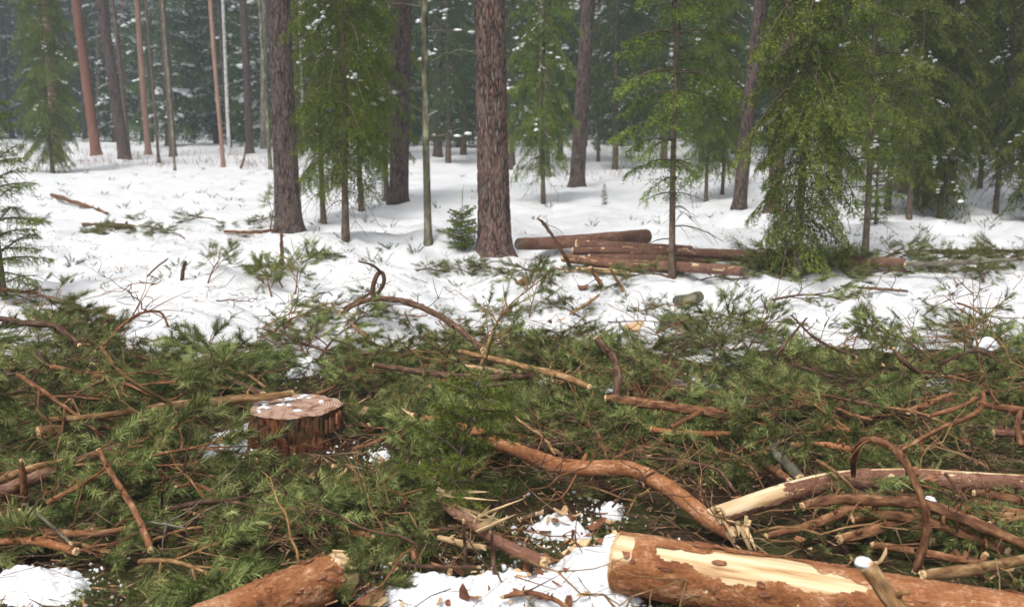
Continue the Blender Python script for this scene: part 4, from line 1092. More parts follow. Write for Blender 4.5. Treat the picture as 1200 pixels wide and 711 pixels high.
ST('orange broken branch on the far left snow', [(60, 228, 0.05), (85, 236, 0.08), (126, 250, 0.04)], [4, 5, 3], 'branch_bark', twigs=8)
ST('dark stick with fork on the far snow', [(282, 197, 0.05), (286, 186, 0.3), (288, 172, 0.6)], [3, 2.5, 1.5], 'dark_branch_bark')
ST('brown stick heap end by the purplish pine', [(262, 271, 0.05), (300, 272, 0.08), (330, 268, 0.05)], [3, 4, 3], 'branch_bark', twigs=6)

# broken sticks and bare twigs at the right edge
ST('broken brown stick with pale pointed tip above the right boughs', [(1048, 410, 0.42), (1056, 421, 0.38), (1068, 430, 0.33), (1086, 442, 0.24)], [4, 6, 6.5, 6], 'dark_branch_bark')
ST('forked red branch reaching in from the right over the boughs', [(1230, 478, 0.30), (1195, 480, 0.31), (1170, 477, 0.31), (1148, 473, 0.30)], [9, 9, 8, 7], 'branch_bark', sides=10,
   forks=[([(1196, 481, 0.31, 7), (1192, 500, 0.26, 7), (1197, 522, 0.2, 8)], None), ([(1152, 460, 0.34, 6), (1152, 474, 0.30, 7), (1138, 487, 0.27, 6), (1100, 503, 0.22, 5.5), (1056, 527, 0.15, 5)], 'long thin prong sloping down left'), ([(1146, 466, 0.31, 5), (1120, 478, 0.28, 6), (1090, 487, 0.24, 5)], None)], twigs=5)
ST('tan bare twig running under the forked red branch', [(1038, 477, 0.2), (1075, 483, 0.2), (1110, 497, 0.19)], [3, 4, 3], 'tan_branch_bark', twigs=3)
ST('dark curved twig in the right boughs', [(978, 465, 0.2), (1000, 470, 0.22), (1030, 476, 0.2)], [3, 4, 3.5], 'dark_branch_bark', twigs=4)
ST('red twig lying below the dark curved one', [(975, 476, 0.16), (1000, 486, 0.16), (1022, 492, 0.16)], [3, 4, 3], 'branch_bark', twigs=3)
ST('greyish pole behind the forked red branch', [(1066, 482, 0.18), (1090, 472, 0.2), (1112, 463, 0.2)], [8, 8, 7], 'branch_bark')
ST('straight red pole half buried in boughs behind the arched branch', [(930, 521, 0.15), (965, 521, 0.16), (1000, 526, 0.16)], [6, 7, 7], 'flaky_red_bark')
ST('thin bare twig crossing over the snow edge', [(946, 372, 0.5), (932, 388, 0.42), (908, 418, 0.28)], [2, 3, 3.5], 'dark_branch_bark', twigs=4)
ST('bare brown twig sloping the other way over the snow edge', [(928, 370, 0.46), (958, 398, 0.36), (1002, 418, 0.25)], [2, 3.5, 4], 'dark_branch_bark', twigs=5)
ST('bowed dark branch against snow at the right', [(1100, 427, 0.32), (1130, 414, 0.40), (1152, 412, 0.42), (1172, 424, 0.38)], [3, 4, 4, 3], 'dark_branch_bark', twigs=6)
ST('pale pole showing between right boughs', [(1165, 506, 0.14), (1190, 508, 0.14), (1225, 510, 0.14)], [9, 9, 9], 'log_bark')

# ------------------------------------------------------------------ log pile behind the snow
def pile_log(label, pts, w, mat, pale=0.0, seed=1, end='cut_face'):
    P, t = trace(pts)
    def st(s, ang, nz):
        return (nz > 0.22 - pale) & (np.abs(ang) < 1.6)
    return big_log(label, P, np.asarray(w) / 1200 * t / 2, mat, 'log', st if pale else None, seed, flakes=0, sides=22, n=60, end0=end, end1='dark_wood_end', group=None)
pile_log('dark log at the back of the log pile with round sawn end', [(608, 286, 0.16), (640, 285, 0.17), (700, 281, 0.17), (757, 277, 0.18)], [14, 15, 16, 17], 'weathered_bark', 0.0, 51, 'dark_wood_end')
pile_log('orange log with pale sawn end on top of the log pile', [(676, 286, 0.18), (730, 289, 0.18), (810, 294, 0.17)], [11, 12, 12], 'weathered_bark', 0.08, 52)
pile_log('slim reddish log in the middle of the log pile', [(671, 294, 0.17), (760, 295, 0.15), (960, 299, 0.15)], [9, 10, 10], 'weathered_bark', 0.06, 53)
pile_log('long dark log running from the pile under the slash strip', [(690, 303, 0.09), (800, 304, 0.10), (1060, 308, 0.09)], [11, 13, 12], 'weathered_bark', 0.0, 54, 'cut_face')
pile_log('orange log with peeled patches at the front of the log pile', [(660, 302, 0.11), (720, 309, 0.10), (790, 312, 0.09), (872, 318, 0.08)], [10, 12, 12, 12], 'log_bark', 0.17, 55)
pile_log('thin peeled pole at the foot of the log pile', [(676, 315, 0.05), (705, 317, 0.05), (738, 319, 0.04)], [5, 6, 5], 'tan_branch_bark', 0.2, 56)
pile_log('grey weathered pole lying in the slash strip', [(1060, 310, 0.16), (1120, 308, 0.17), (1190, 304, 0.16)], [5, 6, 5], 'grey_branch_bark', 0.0, 57)
pile_log('short sawn log chunk with dark end lying in snow', [(794, 352, 0.07), (806, 351, 0.075), (818, 348, 0.08)], [12, 13, 14], 'lichen_bark', 0.0, 58, 'dark_wood_end')

# ------------------------------------------------------------------ stump
sp0, st0 = at(337, 528, 0.0)
SR = 108 / 1200 * st0 / 2
sc_ = sp0 + np.array([0, SR * 0.85, 0])
st_root = thing('tree_stump', (sc_[0], sc_[1], float(H(sc_[0], sc_[1]))), 'low sawn pine stump with red-brown bark and snow-dusted top', 'stump')
zz = np.linspace(-0.08, 0.170, 26); k = 72
th = np.linspace(0, 2 * math.pi, k, endpoint=False)
rr = SR * (1.0 + 0.10 * np.exp(-np.maximum(zz, 0) / 0.06))[:, None] * (1 + 0.035 * np.sin(3 * th + 1) + 0.02 * np.sin(7 * th))[None, :]
tcx = np.stack([rr * np.cos(th), rr * np.sin(th), np.repeat(zz[:, None], k, 1)], -1)
nz = fbm(tcx[..., 0] * 26, tcx[..., 1] * 26, 3, 3, tcx[..., 2] * 11)
rr2 = rr + 0.045 * (nz - 0.5)
V = np.stack([rr2 * np.cos(th), rr2 * np.sin(th), np.repeat(zz[:, None], k, 1)], -1)
V[-1, :, 2] += 0.008 * (fbm(th * 5, th * 0, 2, 4) - 0.5)
i = np.arange(len(zz) - 1)[:, None] * k; j = np.arange(k)[None, :]; j2 = (j + 1) % k
g_ = Geo(); g_.add(V.reshape(-1, 3), np.stack([i + j, i + j2, i + k + j2, i + k + j], -1).reshape(-1, 4), tcx.reshape(-1, 3))
st_bark = obj('bark', g_.mesh('bark'), 'stump_bark', st_root)
# top: rings of a gently rough saw cut
ring_f = np.linspace(1, 0.0, 14)
Vt, Tt = [], []
for f in ring_f:
    rx = f * rr2[-1]
    x_, y_ = rx * np.cos(th), rx * np.sin(th)
    Vt.append(np.stack([x_, y_, 0.169 + 0.012 * (fbm(x_ * 30, y_ * 12, 3, 8) - 0.5)], -1)); Tt.append(np.stack([x_, y_, 0 * x_], -1))
i = np.arange(len(ring_f) - 1)[:, None] * k
g_ = Geo(); g_.add(np.vstack(Vt), np.stack([i + j, i + j2, i + k + j2, i + k + j], -1).reshape(-1, 4), np.vstack(Tt))
st_top = obj('sawn_top', g_.mesh('sawn_top'), 'stump_face', st_root)
rng = np.random.default_rng(19); g_ = Geo()
for q in range(34):
    a = 2.6 + 0.9 * rng.normal(); f = math.sqrt(rng.random()) * 0.93
    s0 = 0.006 + 0.020 * rng.random() ** 2
    g_.add(*blob((f * SR * math.cos(a), f * SR * math.sin(a), 0.171), (s0 * 1.5, s0, 0.006), q, 0.6, False))
obj('snow_dusting', g_.mesh('snow_dusting'), 'clean_snow', st_top, kind='stuff')
for q in range(6):
    a = -0.75 + 0.10 * q + 0.05 * rng.normal(); c0 = np.array([SR * 1.0 * math.cos(a), SR * 1.0 * math.sin(a), 0.07 + 0.05 * rng.random()])
    d = np.array([math.cos(a), math.sin(a), 0]); s = np.array([-math.sin(a), math.cos(a), 0]) * (0.005 + 0.008 * rng.random())
    hh = 0.03 + 0.05 * rng.random()
    V_ = np.array([c0 - s, c0 + s, c0 + s + [0, 0, hh], c0 - s * 0.4 + [0, 0, hh * 1.1]]); V_ = np.vstack([V_ + d * 0.02, V_ + d * 0.032])
    g_ = Geo(); g_.add(V_, np.array([[4, 5, 6, 7], [3, 2, 1, 0], [0, 1, 5, 4], [1, 2, 6, 5], [2, 3, 7, 6], [3, 0, 4, 7]]))
    obj('bark_flake', g_.mesh('bark_flake', smooth=False), 'chip_bark', st_bark)

# ------------------------------------------------------------------ landmarks, to say where each small thing lies
_LM = [('the stump', 340, 520), ('the left end of the long orange-brown pole', 60, 495), ('the middle of the long orange-brown pole', 190, 480), ('the slim arching branch', 160, 400), ('the brown knotty branch', 40, 392), ('the thick red log end', 40, 562),
       ('the leaning red-brown stick', 145, 590), ('the short orange pole', 40, 640), ('the grey lichen twig', 205, 625), ('the curved brown twig', 240, 575), ('the winding tan branch', 360, 596), ('the short red peg', 392, 580), ('the short orange-red log', 340, 680),
       ('the torn pale chunk', 458, 596), ('the fresh spruce sapling', 515, 600), ('the splintered branch', 580, 640), ('the tan curved stick on snow', 640, 700), ('the broken end of the curved red branch', 495, 495), ('the middle of the curved red branch', 640, 550), ('the lower end of the curved red branch', 830, 612),
       ('the butt of the big peeled log', 735, 660), ('the peeled strip of the big log', 900, 680), ('the snow-tipped stub', 1040, 700), ('the pale peeled butt', 870, 600), ('the foot of the arched branch', 1078, 660), ('the top of the arched branch', 1025, 535), ('the orange pole by the big log', 1150, 670),
       ('the slim poles below the red trunk', 1175, 592), ('the forked red branch', 1170, 485), ('the broken stick with pale tip', 1065, 432), ('the tall bottlebrush pine top', 1150, 430), ('the red pole behind the arched branch', 965, 522), ('the lichen-grey stub', 920, 545), ('the brown pole', 800, 482),
       ('the crooked upright branch', 720, 490), ('the yellowish stripped pole', 640, 440), ('the dark crossing pole', 500, 440), ('the foot of the bowed branch', 560, 412), ('the looped branch top', 440, 360), ('the slanting tan stick', 440, 408), ('the dark pole end behind the stump', 260, 445), ('the tan-stemmed upright bough', 832, 440),
       ('the bare crossing twigs', 935, 410), ('the dark curved twig', 1000, 472), ('the pale bark curl', 741, 385), ('the sawn log chunk', 808, 352), ('the lone bough on the snow ridge', 940, 355), ('the thin stick on the snow ridge', 1030, 340), ('the log pile sticks', 700, 330), ('the left end of the log pile', 640, 295), ('the front log of the pile', 800, 320),
       ('the drooping spruce', 936, 326), ('the young clean-stemmed spruce', 1011, 301), ('the grey weathered pole', 1120, 310), ('the snow mound', 1130, 260), ('the thick scaly pine', 580, 300), ('the lichen-grey dead stem', 502, 286), ('the purplish pine', 339, 271), ('the broken orange sapling stub', 331, 312),
       ('the upright dark peg', 214, 328), ('the dark buried trunk', 130, 266), ('the orange broken branch', 95, 240), ('the brown stick heap', 290, 272), ('the bright spruce sapling', 10, 345), ('the round snow hump', 240, 350), ('the lone grey-brown pine', 676, 222), ('the reddish brown pine', 467, 240), ('the slender bare-twigged spruce', 787, 326), ('the leaning pine', 866, 246), ('the left snow patch', 50, 690), ('the foreground snow patch', 600, 690), ('the trodden chips', 665, 630)]
_LMP = np.array([at(px, py)[0] for _, px, py in _LM])
def near_lm(p):
    d = np.linalg.norm(_LMP[:, :2] - np.asarray(p)[:2], axis=1)
    i = int(np.argmin(d))
    return ('touching ' if d[i] < 0.12 else 'close beside ' if d[i] < 0.35 else 'a step from ' if d[i] < 0.9 else 'farther out from ') + _LM[i][0]

# ------------------------------------------------------------------ pine boughs of the slash
def bough_parts(seed, L, nside, bushy=1.0, per=50, flat=0.32, droop=0.12, nl=0.050, nw=0.0044, bare=0.0):
    """a cut pine bough along +x: branched stem and tufted needles"""
    rng = np.random.default_rng(seed)
    wood, nd = Geo(), Geo()
    t = np.linspace(0, 1, 12)
    bend = rng.normal() * 0.25
    P = np.stack([L * t, L * bend * t ** 2 + 0.03 * L * np.sin(t * 5 + seed), L * (0.10 * np.sin(t * 3.0) - droop * t ** 2)], -1)
    r0 = 0.009 + 0.006 * L
    wood.add(*tube(P, np.linspace(r0, 0.0025, 12), 6, 0.15, 60, seed))
    SB, SD, SL = [], [], []
    def shoot(b, d, l):
        SB.append(b); SD.append(unit(np.asarray(d))); SL.append(l)
    def twig(b, d, l, r, depth):
        d = unit(np.asarray(d)); tt = np.linspace(0, 1, 6)[:, None]
        curl = 0.22 * l * rng.normal(size=3) * [1, 1, flat] + np.array([0, 0, 0.06 * l])
        Q = b + d * l * tt + curl * tt ** 2
        wood.add(*tube(Q, np.linspace(r, r * 0.45, 6), 5 if depth == 0 else 4))
        e = unit(Q[-1] - Q[-2])
        if rng.random() > bare:
            shoot(Q[-1], e, 0.10 + 0.10 * rng.random())
            for _ in range(rng.integers(1, 3)):
                shoot(Q[-1], unit(e + 0.55 * rng.normal(size=3) * [1, 1, flat]), 0.07 + 0.08 * rng.random())
            if rng.random() < 0.6 * bushy: shoot(Q[3], unit(Q[4] - Q[3]), 0.12)
        if depth < 1:
            for q in range(rng.integers(2, 4)):
                i_ = int(rng.integers(2, 5)); s_ = (-1) ** q
                side = unit(np.cross(d, [0, 0, 1.0]))
                twig(Q[i_], d * 0.8 + side * s_ * (0.5 + 0.3 * rng.random()) + np.array([0, 0, flat * 0.6 * rng.normal()]), l * (0.35 + 0.3 * rng.random()), r * 0.6, depth + 1)
    for q in range(nside):
        f = 0.18 + 0.78 * (q + rng.random()) / nside
        i_ = min(int(f * 11), 10); T = unit(P[i_ + 1] - P[i_])
        side = unit(np.cross(T, [0, 0, 1.0])) * (-1) ** q
        d = T * (0.7 + 0.4 * rng.random()) + side * (0.6 + 0.4 * rng.random()) + np.array([0, 0, flat * rng.normal() * 0.7 + 0.05])
        twig(P[i_], d, L * (0.46 - 0.22 * f) * (0.7 + 0.5 * rng.random()), r0 * 0.5, 0)
    twig(P[-1], P[-1] - P[-2], 0.18 * L, 0.003, 0)
    needles(nd, np.array(SB), np.array(SD), np.array(SL), per, nl, nw, 0.75, rng, 0.2, 0.0, 0.0024)
    return wood.mesh('stem'), nd.mesh('needles', smooth=False)

BOUGHS = [bough_parts(201, 0.95, 8, nl=0.062, per=62), bough_parts(202, 0.85, 7, flat=0.45, nl=0.05), bough_parts(203, 0.75, 7, 1.2, nl=0.068, per=66), bough_parts(204, 1.05, 8, droop=0.3, nl=0.045, bare=0.3),
          bough_parts(205, 0.65, 6, 1.3, flat=0.5, nl=0.055), bough_parts(206, 0.9, 8, bare=0.6), bough_parts(207, 0.55, 6, 1.3, flat=0.5, nl=0.06, per=66), bough_parts(208, 0.8, 7, flat=0.2, bare=0.25, nl=0.05)]
MIDB = [bough_parts(221, 0.7, 6, per=36, nl=0.065, nw=0.004), bough_parts(222, 0.55, 5, per=36, nl=0.065, nw=0.004, flat=0.35)]
for q, (a, b_) in enumerate(BOUGHS): a.materials.append(MAT[('branch_bark', 'dark_branch_bark', 'tan_branch_bark')[q % 3]])

def raw(me):
    co = np.empty(len(me.vertices) * 3); me.vertices.foreach_get('co', co)
    tv = np.empty(len(me.vertices) * 3); me.attributes['tc'].data.foreach_get('vector', tv)
    by = {}
    for p in me.polygons: by.setdefault(len(p.vertices), []).append(p.vertices[:])
    return co.reshape(-1, 3), {k: np.array(v) for k, v in by.items()}, tv.reshape(-1, 3)
MIDN = [[raw(m_) for m_ in pr] for pr in MIDB]
MANY = []
n_bough = 0
def put_bough(loc, v, yaw, pitch, roll, scale, label, group, src=None, name='pine_bough', bark='dark_branch_bark'):
    global n_bough
    s_, q_ = (src or BOUGHS)[v % len(src or BOUGHS)]
    o = thing(name, loc, label, 'bough', group, (roll, pitch, yaw), scale)
    obj('stem', s_, bark, o); obj('needles', q_, 'pine_needles', o, kind='stuff')
    n_bough += 1
    return o

rng = np.random.default_rng(77)
# zones: photo rectangle, number, height range, label, group, size
ZONES = [
    ((-70, 110, 408, 485), 22, (0.03, 0.28), 'x', (0.65, 1.0), None),
    ((110, 290, 432, 485), 16, (0.02, 0.20), 'green pine bough heaped behind the long orange-brown pole', (0.65, 1.0), None),
    ((-70, 285, 505, 665), 30, (0.00, 0.06), 'green pine bough strewn before the stump by the low poles', (0.5, 0.85), None),
    ((290, 610, 540, 645), 24, (0.00, 0.03), 'green pine bough spread between stump and short orange-red log', (0.45, 0.75), None),
    ((400, 720, 415, 540), 34, (0.00, 0.12), 'green pine bough piled around the yellowish stripped pole', (0.5, 0.85), None),
    ((360, 620, 412, 505), 16, (0.0, 0.08), 'x', (0.45, 0.8), None),
    ((500, 860, 398, 414), 14, (0.0, 0.03), 'x', (0.4, 0.7), MIDB),
    ((330, 760, 402, 428), 14, (0.0, 0.10), 'x', (0.5, 0.8), None),
    ((650, 930, 420, 625), 32, (0.00, 0.10), 'green pine bough lying between curved branch and brown pole', (0.5, 0.85), None),
    ((880, 1270, 412, 525), 40, (0.0, 0.14), 'green pine bough piled under the forked red branch', (0.55, 0.9), None),
    ((880, 1270, 535, 655), 14, (0.00, 0.03), 'green pine bough wedged under the heap of bare poles', (0.4, 0.7), None),
    ((-50, 120, 352, 402), 8, (0.0, 0.05), 'x', (0.45, 0.75), None),
    ((290, 420, 345, 402), 6, (0.0, 0.05), 'green pine bough lying on the snow left of the bowed branch', (0.45, 0.75), None),
    ((400, 800, 340, 400), 22, (-0.02, 0.02), 'small green pine bough half sunk in snow behind the slash', (0.3, 0.5), MIDB),
    ((800, 1240, 372, 400), 10, (0.0, 0.05), 'green pine bough at the snow edge behind the right-hand slash', (0.45, 0.7), None),
    ((1270, 1520, 420, 640), 24, (0.0, 0.12), 'x', (0.8, 1.2), MIDB),
    ((-330, -70, 400, 640), 20, (0.0, 0.12), 'x', (0.8, 1.2), MIDB),
    ((880, 1290, 295, 320), 34, (-0.02, 0.06), 'pine bough in the slash strip behind the snow ridge', (0.7, 1.1), MIDB),
    ((0, 340, 258, 276), 18, (-0.02, 0.02), 'pine bough lying along the far snow bank by the purplish pine', (0.5, 0.8), MIDB),
    ((610, 940, 308, 326), 12, (-0.02, 0.04), 'x', (0.5, 0.8), MIDB),
    ((420, 620, 318, 350), 8, (-0.02, 0.02), 'x', (0.4, 0.7), MIDB),
    ((250, 420, 300, 335), 8, (0.0, 0.03), 'pine bough in front of the broken orange sapling stub', (0.4, 0.7), MIDB),
]
# keep clear: photo ellipses over the stump, snow patches and big logs
CLEAR = [(340, 515, 88, 62), (50, 690, 75, 36), (590, 690, 200, 42), (670, 625, 75, 40), (262, 528, 45, 26), (860, 660, 190, 42), (330, 680, 90, 40), (1050, 690, 190, 34), (890, 590, 60, 28), (700, 390, 60, 16), (590, 600, 60, 45), (235, 358, 115, 30), (630, 545, 30, 12), (700, 556, 40, 14), (770, 572, 36, 18), (815, 600, 30, 16), (540, 345, 90, 20), (690, 380, 70, 14), (1000, 365, 120, 16)]
for (x0, x1, y0, y1), cnt, (h0, h1), lab, (s0, s1), src in ZONES:
    k_ = 0; guard = 0
    while k_ < cnt and guard < cnt * 30:
        guard += 1
        px, py = x0 + (x1 - x0) * rng.random(), y0 + (y1 - y0) * rng.random()
        h = h0 + (h1 - h0) * rng.random()
        p, t = at(px, py, h)
        yaw = rng.random() * 6.283
        sc = s0 + (s1 - s0) * rng.random()
        v = int(rng.integers(0, 8))
        mid = np.array(p)
        d = np.array([math.cos(yaw), math.sin(yaw), 0])
        L = 0.8 * sc
        a = mid - d * 0.5 * L
        bad = False
        for f in (0.3, 0.6, 0.85, 1.1):
            u_, w_ = to_px(a + d * L * f)
            if any(((u_ - cx) / rx) ** 2 + ((w_ - cy) / ry) ** 2 < 1 for cx, cy, rx, ry in CLEAR): bad = True
        if bad: continue
        a[2] = float(top(a[0], a[1])) + h
        e = a + d * L
        pitch = -math.atan2(float(top(e[0], e[1])) + h - a[2], L) + rng.normal() * 0.06
        szw = 'small' if sc < s0 + (s1 - s0) * 0.4 else 'larger'
        where = near_lm(mid)
        if src is MIDB:            # far or off to the side and too many to keep apart: gathered into one object
            M_ = Matrix.LocRotScale(Vector(a), Euler((rng.normal() * 0.2, pitch, yaw)), Vector((sc,) * 3))
            for mi, me_ in enumerate(MIDB[v % 2]): MANY.append((mi, MIDN[v % 2][mi], np.array(M_)))
            k_ += 1; continue
        put_bough(a, v, yaw, pitch, rng.normal() * 0.2, sc, szw + ' green pine bough lying ' + where, szw + ' pine boughs ' + where, src)
        k_ += 1

MANY.sort(key=lambda q: q[0])
def gather(name, part, mat, parent=None):
    g_ = Geo()
    for mi, (co, fs, tv), M_ in MANY:
        if mi == part: g_.add(co @ M_[:3, :3].T + M_[:3, 3], list(fs.values()), tv)
    return obj(name, g_.mesh(name, smooth=part == 0), mat, parent, kind='stuff')
o = gather('distant_slash', 1, 'pine_needles')
tag(o, 'low green pine slash strewn in strips over the snow and behind the ridge', 'slash')
gather('stems', 0, 'dark_branch_bark', o)

# boughs with a place of their own
def own(label, px, py, h, v, yaw, pitch, sc, roll=0.0, bark='dark_branch_bark', src=None):
    p, t = at(px, py, h)
    put_bough(p, v, R(yaw), R(pitch), R(roll), sc, label, None, src, bark=bark)
own('upright bushy pine bough with tan stem before the log chunk', 832, 445, 0.05, 4, 70, -60, 0.72, bark='tan_branch_bark')
own('upright spreading pine bough just right of the tan-stemmed one', 868, 432, 0.05, 1, 30, -40, 0.62)
own('tall pine top with bottlebrush twigs standing against snow at right', 1146, 448, 0.1, 5, 60, -72, 0.66)
own('pine bough fanning up left of the tall bottlebrush top', 1110, 440, 0.1, 7, 150, -30, 0.7)
own('upright pine tip right of the bare crossing twigs', 1040, 432, 0.08, 6, 110, -60, 0.6)
own('pale grey-green bough lying alone on the right snow ridge', 905, 352, 0.04, 1, -15, 0, 0.85)
own('bough reaching up over snow beside the bowed branch', 560, 432, 0.15, 5, 35, -48, 0.75)
own('thin pine tip standing above the bowed branch on snow', 622, 372, 0.02, 2, 80, -65, 0.55)
own('drooping pine tuft hanging over the long pole', 20, 440, 0.4, 3, -30, 25, 0.95)
own('large drooping bough shading the split block', 60, 430, 0.42, 0, -20, 22, 0.95)
own('heavy drooping bough left of the thin orange side branch', 40, 412, 0.45, 1, -60, 28, 0.9)
own('bough hanging beside the slim arching branch', 175, 425, 0.30, 4, -70, 25, 0.7)
own('pine tuft tucked against the short orange-red log', 352, 706, 0.02, 6, 15, -10, 0.5)
own('green spray in front of the low poles at left', 40, 560, 0.1, 2, 5, -5, 0.8)
own('fluffy bough pointing at the leaning red-brown stick', 55, 590, 0.12, 0, 20, -8, 0.9)
own('pale-tipped bough right of the leaning red-brown stick', 190, 600, 0.12, 7, -10, -2, 0.9)
own('bough hanging down from the curved branch by the crooked upright branch', 700, 505, 0.25, 6, -80, 50, 0.55)
own('bough draped over the red trunk left of the arched branch', 955, 540, 0.22, 2, -50, 25, 0.6)
own('bough draped over the red trunk right of the arched branch', 1110, 555, 0.24, 4, -75, 35, 0.6)
own('tuft lying before the big peeled log among grass', 830, 712, 0.01, 6, 5, -5, 0.5)
own('flat bough in front of the left snow patch', 130, 690, 0.03, 4, -35, 0, 0.7)
own('bough lying right of the left snow patch', 160, 660, 0.06, 2, -20, 0, 0.8)
own('small bough standing before the purplish pine', 318, 268, 0.0, 1, 90, -60, 0.9, src=MIDB)
own('pine tuft on the snow left of the upright dark peg', 245, 332, 0.0, 0, 70, -40, 0.6, src=MIDB)
own('bough standing behind the broken orange sapling stub', 345, 345, 0.0, 4, 80, -60, 0.6)
own('leafy bough in front of the broken orange sapling stub', 318, 348, 0.0, 6, 110, -50, 0.6)

# ------------------------------------------------------------------ loose shoots, needles and bits between the boughs
rng = np.random.default_rng(5)
def scatter(n_, x0, x1, y0, y1, pad=1.0):
    y = np.sqrt(y0 ** 2 + (y1 ** 2 - y0 ** 2) * rng.random(n_))
    return (rng.random(n_) * 2 - 1) * (y * 0.56 + pad), y
g_ = Geo()
x, y = scatter(2600, 0, 0, 2.6, 8.6)
keep = snow_t(x, y) < 0.04
x, y = x[keep], y[keep]
pxs = np.array([to_px((a, b_, 0.03)) for a, b_ in zip(x, y)])
ok = np.ones(len(x), bool)
for cx, cy, rx, ry in CLEAR:
    ok &= ((pxs[:, 0] - cx) / rx) ** 2 + ((pxs[:, 1] - cy) / ry) ** 2 > 0.9
x, y = x[ok], y[ok]
z = top(x, y) + 0.01 + 0.05 * rng.random(len(x))
az = rng.random(len(x)) * 6.283
D = unit(np.stack([np.cos(az), np.sin(az), 0.25 * rng.normal(size=len(x)) + 0.1], -1))
needles(g_, np.stack([x, y, z], -1), D, 0.08 + 0.12 * rng.random(len(x)), 42, 0.058, 0.0026, 0.6, rng, 0.2, 0, 0.003)
o = obj('needle_litter', g_.mesh('needle_litter', smooth=False), 'pine_needles', kind='stuff')
tag(o, 'loose green needle tufts strewn over the forest floor under the slash', 'needles')

g_ = Geo()
n_ = 30000
x, y = scatter(n_, 0, 0, 2.6, 14.0)
dens = np.where(snow_t(x, y) > 0.0, 0.45 * (fbm(x * 1.2, y * 1.2, 3, 55) > 0.46), 1.0)
keep = rng.random(n_) < dens; x, y = x[keep], y[keep]; n_ = len(x)
z = np.where(y > 5, np.maximum(H(x, y), snow_h(x, y)), H(x, y)) + 0.006 + 0.05 * rng.random(n_) ** 2 * (snow_t(x, y) < 0)
az = rng.random(n_) * 6.283; L = 0.012 + 0.05 * rng.random(n_) ** 2
d = np.stack([np.cos(az), np.sin(az), 0.25 * rng.normal(size=n_)], -1) * L[:, None]
s = np.stack([-np.sin(az), np.cos(az), 0 * az], -1) * (0.002 + 0.006 * rng.random(n_) ** 2)[:, None]
B = np.stack([x, y, z], -1)
V = np.stack([B - d - s, B + d - s * 0.5, B + d + s, B - d + s * 0.6], 1).reshape(-1, 3)
g_.add(V, np.arange(len(V)).reshape(-1, 4))
o = obj('bark_litter', g_.mesh('bark_litter', smooth=False), 'litter', kind='stuff')
tag(o, 'brown flecks of bark and twig scattered over ground and snow', 'litter')

g_ = Geo(); rng = np.random.default_rng(44)
n_ = 5600
x, y = scatter(n_, 0, 0, 2.6, 8.6)
keep = (snow_t(x, y) < 0.06) | (rng.random(n_) < 0.12)
x, y = x[keep], y[keep]; n_ = len(x)
az = rng.random(n_) * 6.283; L = 0.06 + 0.26 * rng.random(n_) ** 1.5
B = np.stack([x, y, top(x, y) + 0.02 + 0.13 * rng.random(n_) ** 1.5], -1)
D = unit(np.stack([np.cos(az), np.sin(az), 0.28 * rng.normal(size=n_)], -1))
C2 = rng.normal(size=(n_, 3)) * 0.12 * L[:, None]
r0 = 0.0012 + 0.0028 * rng.random(n_) ** 2
S1 = unit(np.cross(D, [0, 0, 1.0])); S2 = np.cross(S1, D)
rings = []
for f, rf, bend in ((0, 1.0, 0), (0.5, 0.85, 1), (1.0, 0.4, 0.3)):
    c = B + D * (L * (f - 0.5))[:, None] + C2 * bend
    for a in (0, 2.094, 4.189):
        rings.append(c + (math.cos(a) * S1 + math.sin(a) * S2) * (r0 * rf)[:, None])
V = np.stack(rings, 1).reshape(-1, 3); i = np.arange(n_)[:, None, None] * 9
q = np.array([[k * 3 + j, k * 3 + (j + 1) % 3, k * 3 + 3 + (j + 1) % 3, k * 3 + 3 + j] for k in (0, 1) for j in range(3)])
g_.add(V, (i + q[None]).reshape(-1, 4))
o = obj('twig_litter', g_.mesh('twig_litter'), 'twig_litter', kind='stuff')
tag(o, 'fine dead brown twigs tangled all through the slash', 'twigs')

# grass blades in the foreground and dead grass at the wood edge
g_ = Geo(); rng = np.random.default_rng(6)
def blades(px, py, n_, sp, L, w_):
    p, t = at(px, py)
    x = p[0] + rng.normal(size=n_) * sp; y = p[1] + rng.normal(size=n_) * sp; z = top(x, y) - 0.005
    az = rng.random(n_) * 6.283; l_ = L * (0.5 + 0.8 * rng.random(n_)); ln = 0.25 + 0.5 * rng.random(n_)
    out = np.stack([np.cos(az) * ln, np.sin(az) * ln, np.ones(n_)], -1)
    B = np.stack([x, y, z], -1); sd_ = np.stack([-np.sin(az), np.cos(az), 0 * az], -1) * w_
    M = B + out * (l_ * 0.55)[:, None]; E = B + np.stack([np.cos(az) * ln * 1.9, np.sin(az) * ln * 1.9, 0.85 + 0 * az], -1) * l_[:, None]
    V = np.stack([B - sd_, B + sd_, M + sd_ * 0.8, M - sd_ * 0.8, E], 1).reshape(-1, 3)
    i = np.arange(n_)[:, None] * 5
    g_.add(V, [i + np.array([0, 1, 2, 3]), i + np.array([3, 2, 4])])
for px, py, n_ in [(770, 700, 22), (800, 712, 26), (720, 668, 20), (705, 660, 14), (860, 712, 24), (830, 716, 30), (470, 655, 26), (455, 660, 24), (905, 716, 26), (600, 640, 14), (640, 640, 12), (700, 640, 16), (480, 668, 20), (450, 690, 16), (1000, 715, 18), (1180, 700, 22), (940, 716, 22), (560, 655, 14)]:
    blades(px, py, n_, 0.045, 0.085, 0.0017)
for k in range(60):
    blades(rng.uniform(380, 620), rng.uniform(560, 655), 8, 0.06, 0.06, 0.0016)
o = obj('grass', g_.mesh('grass', smooth=False), 'grass_green', kind='stuff'); tag(o, 'short green grass blades by the big peeled log and snow', 'grass')
g_ = Geo()
for k in range(110):
    blades(rng.uniform(-20, 420), rng.uniform(177, 196), 12, 0.25, 0.26, 0.005)
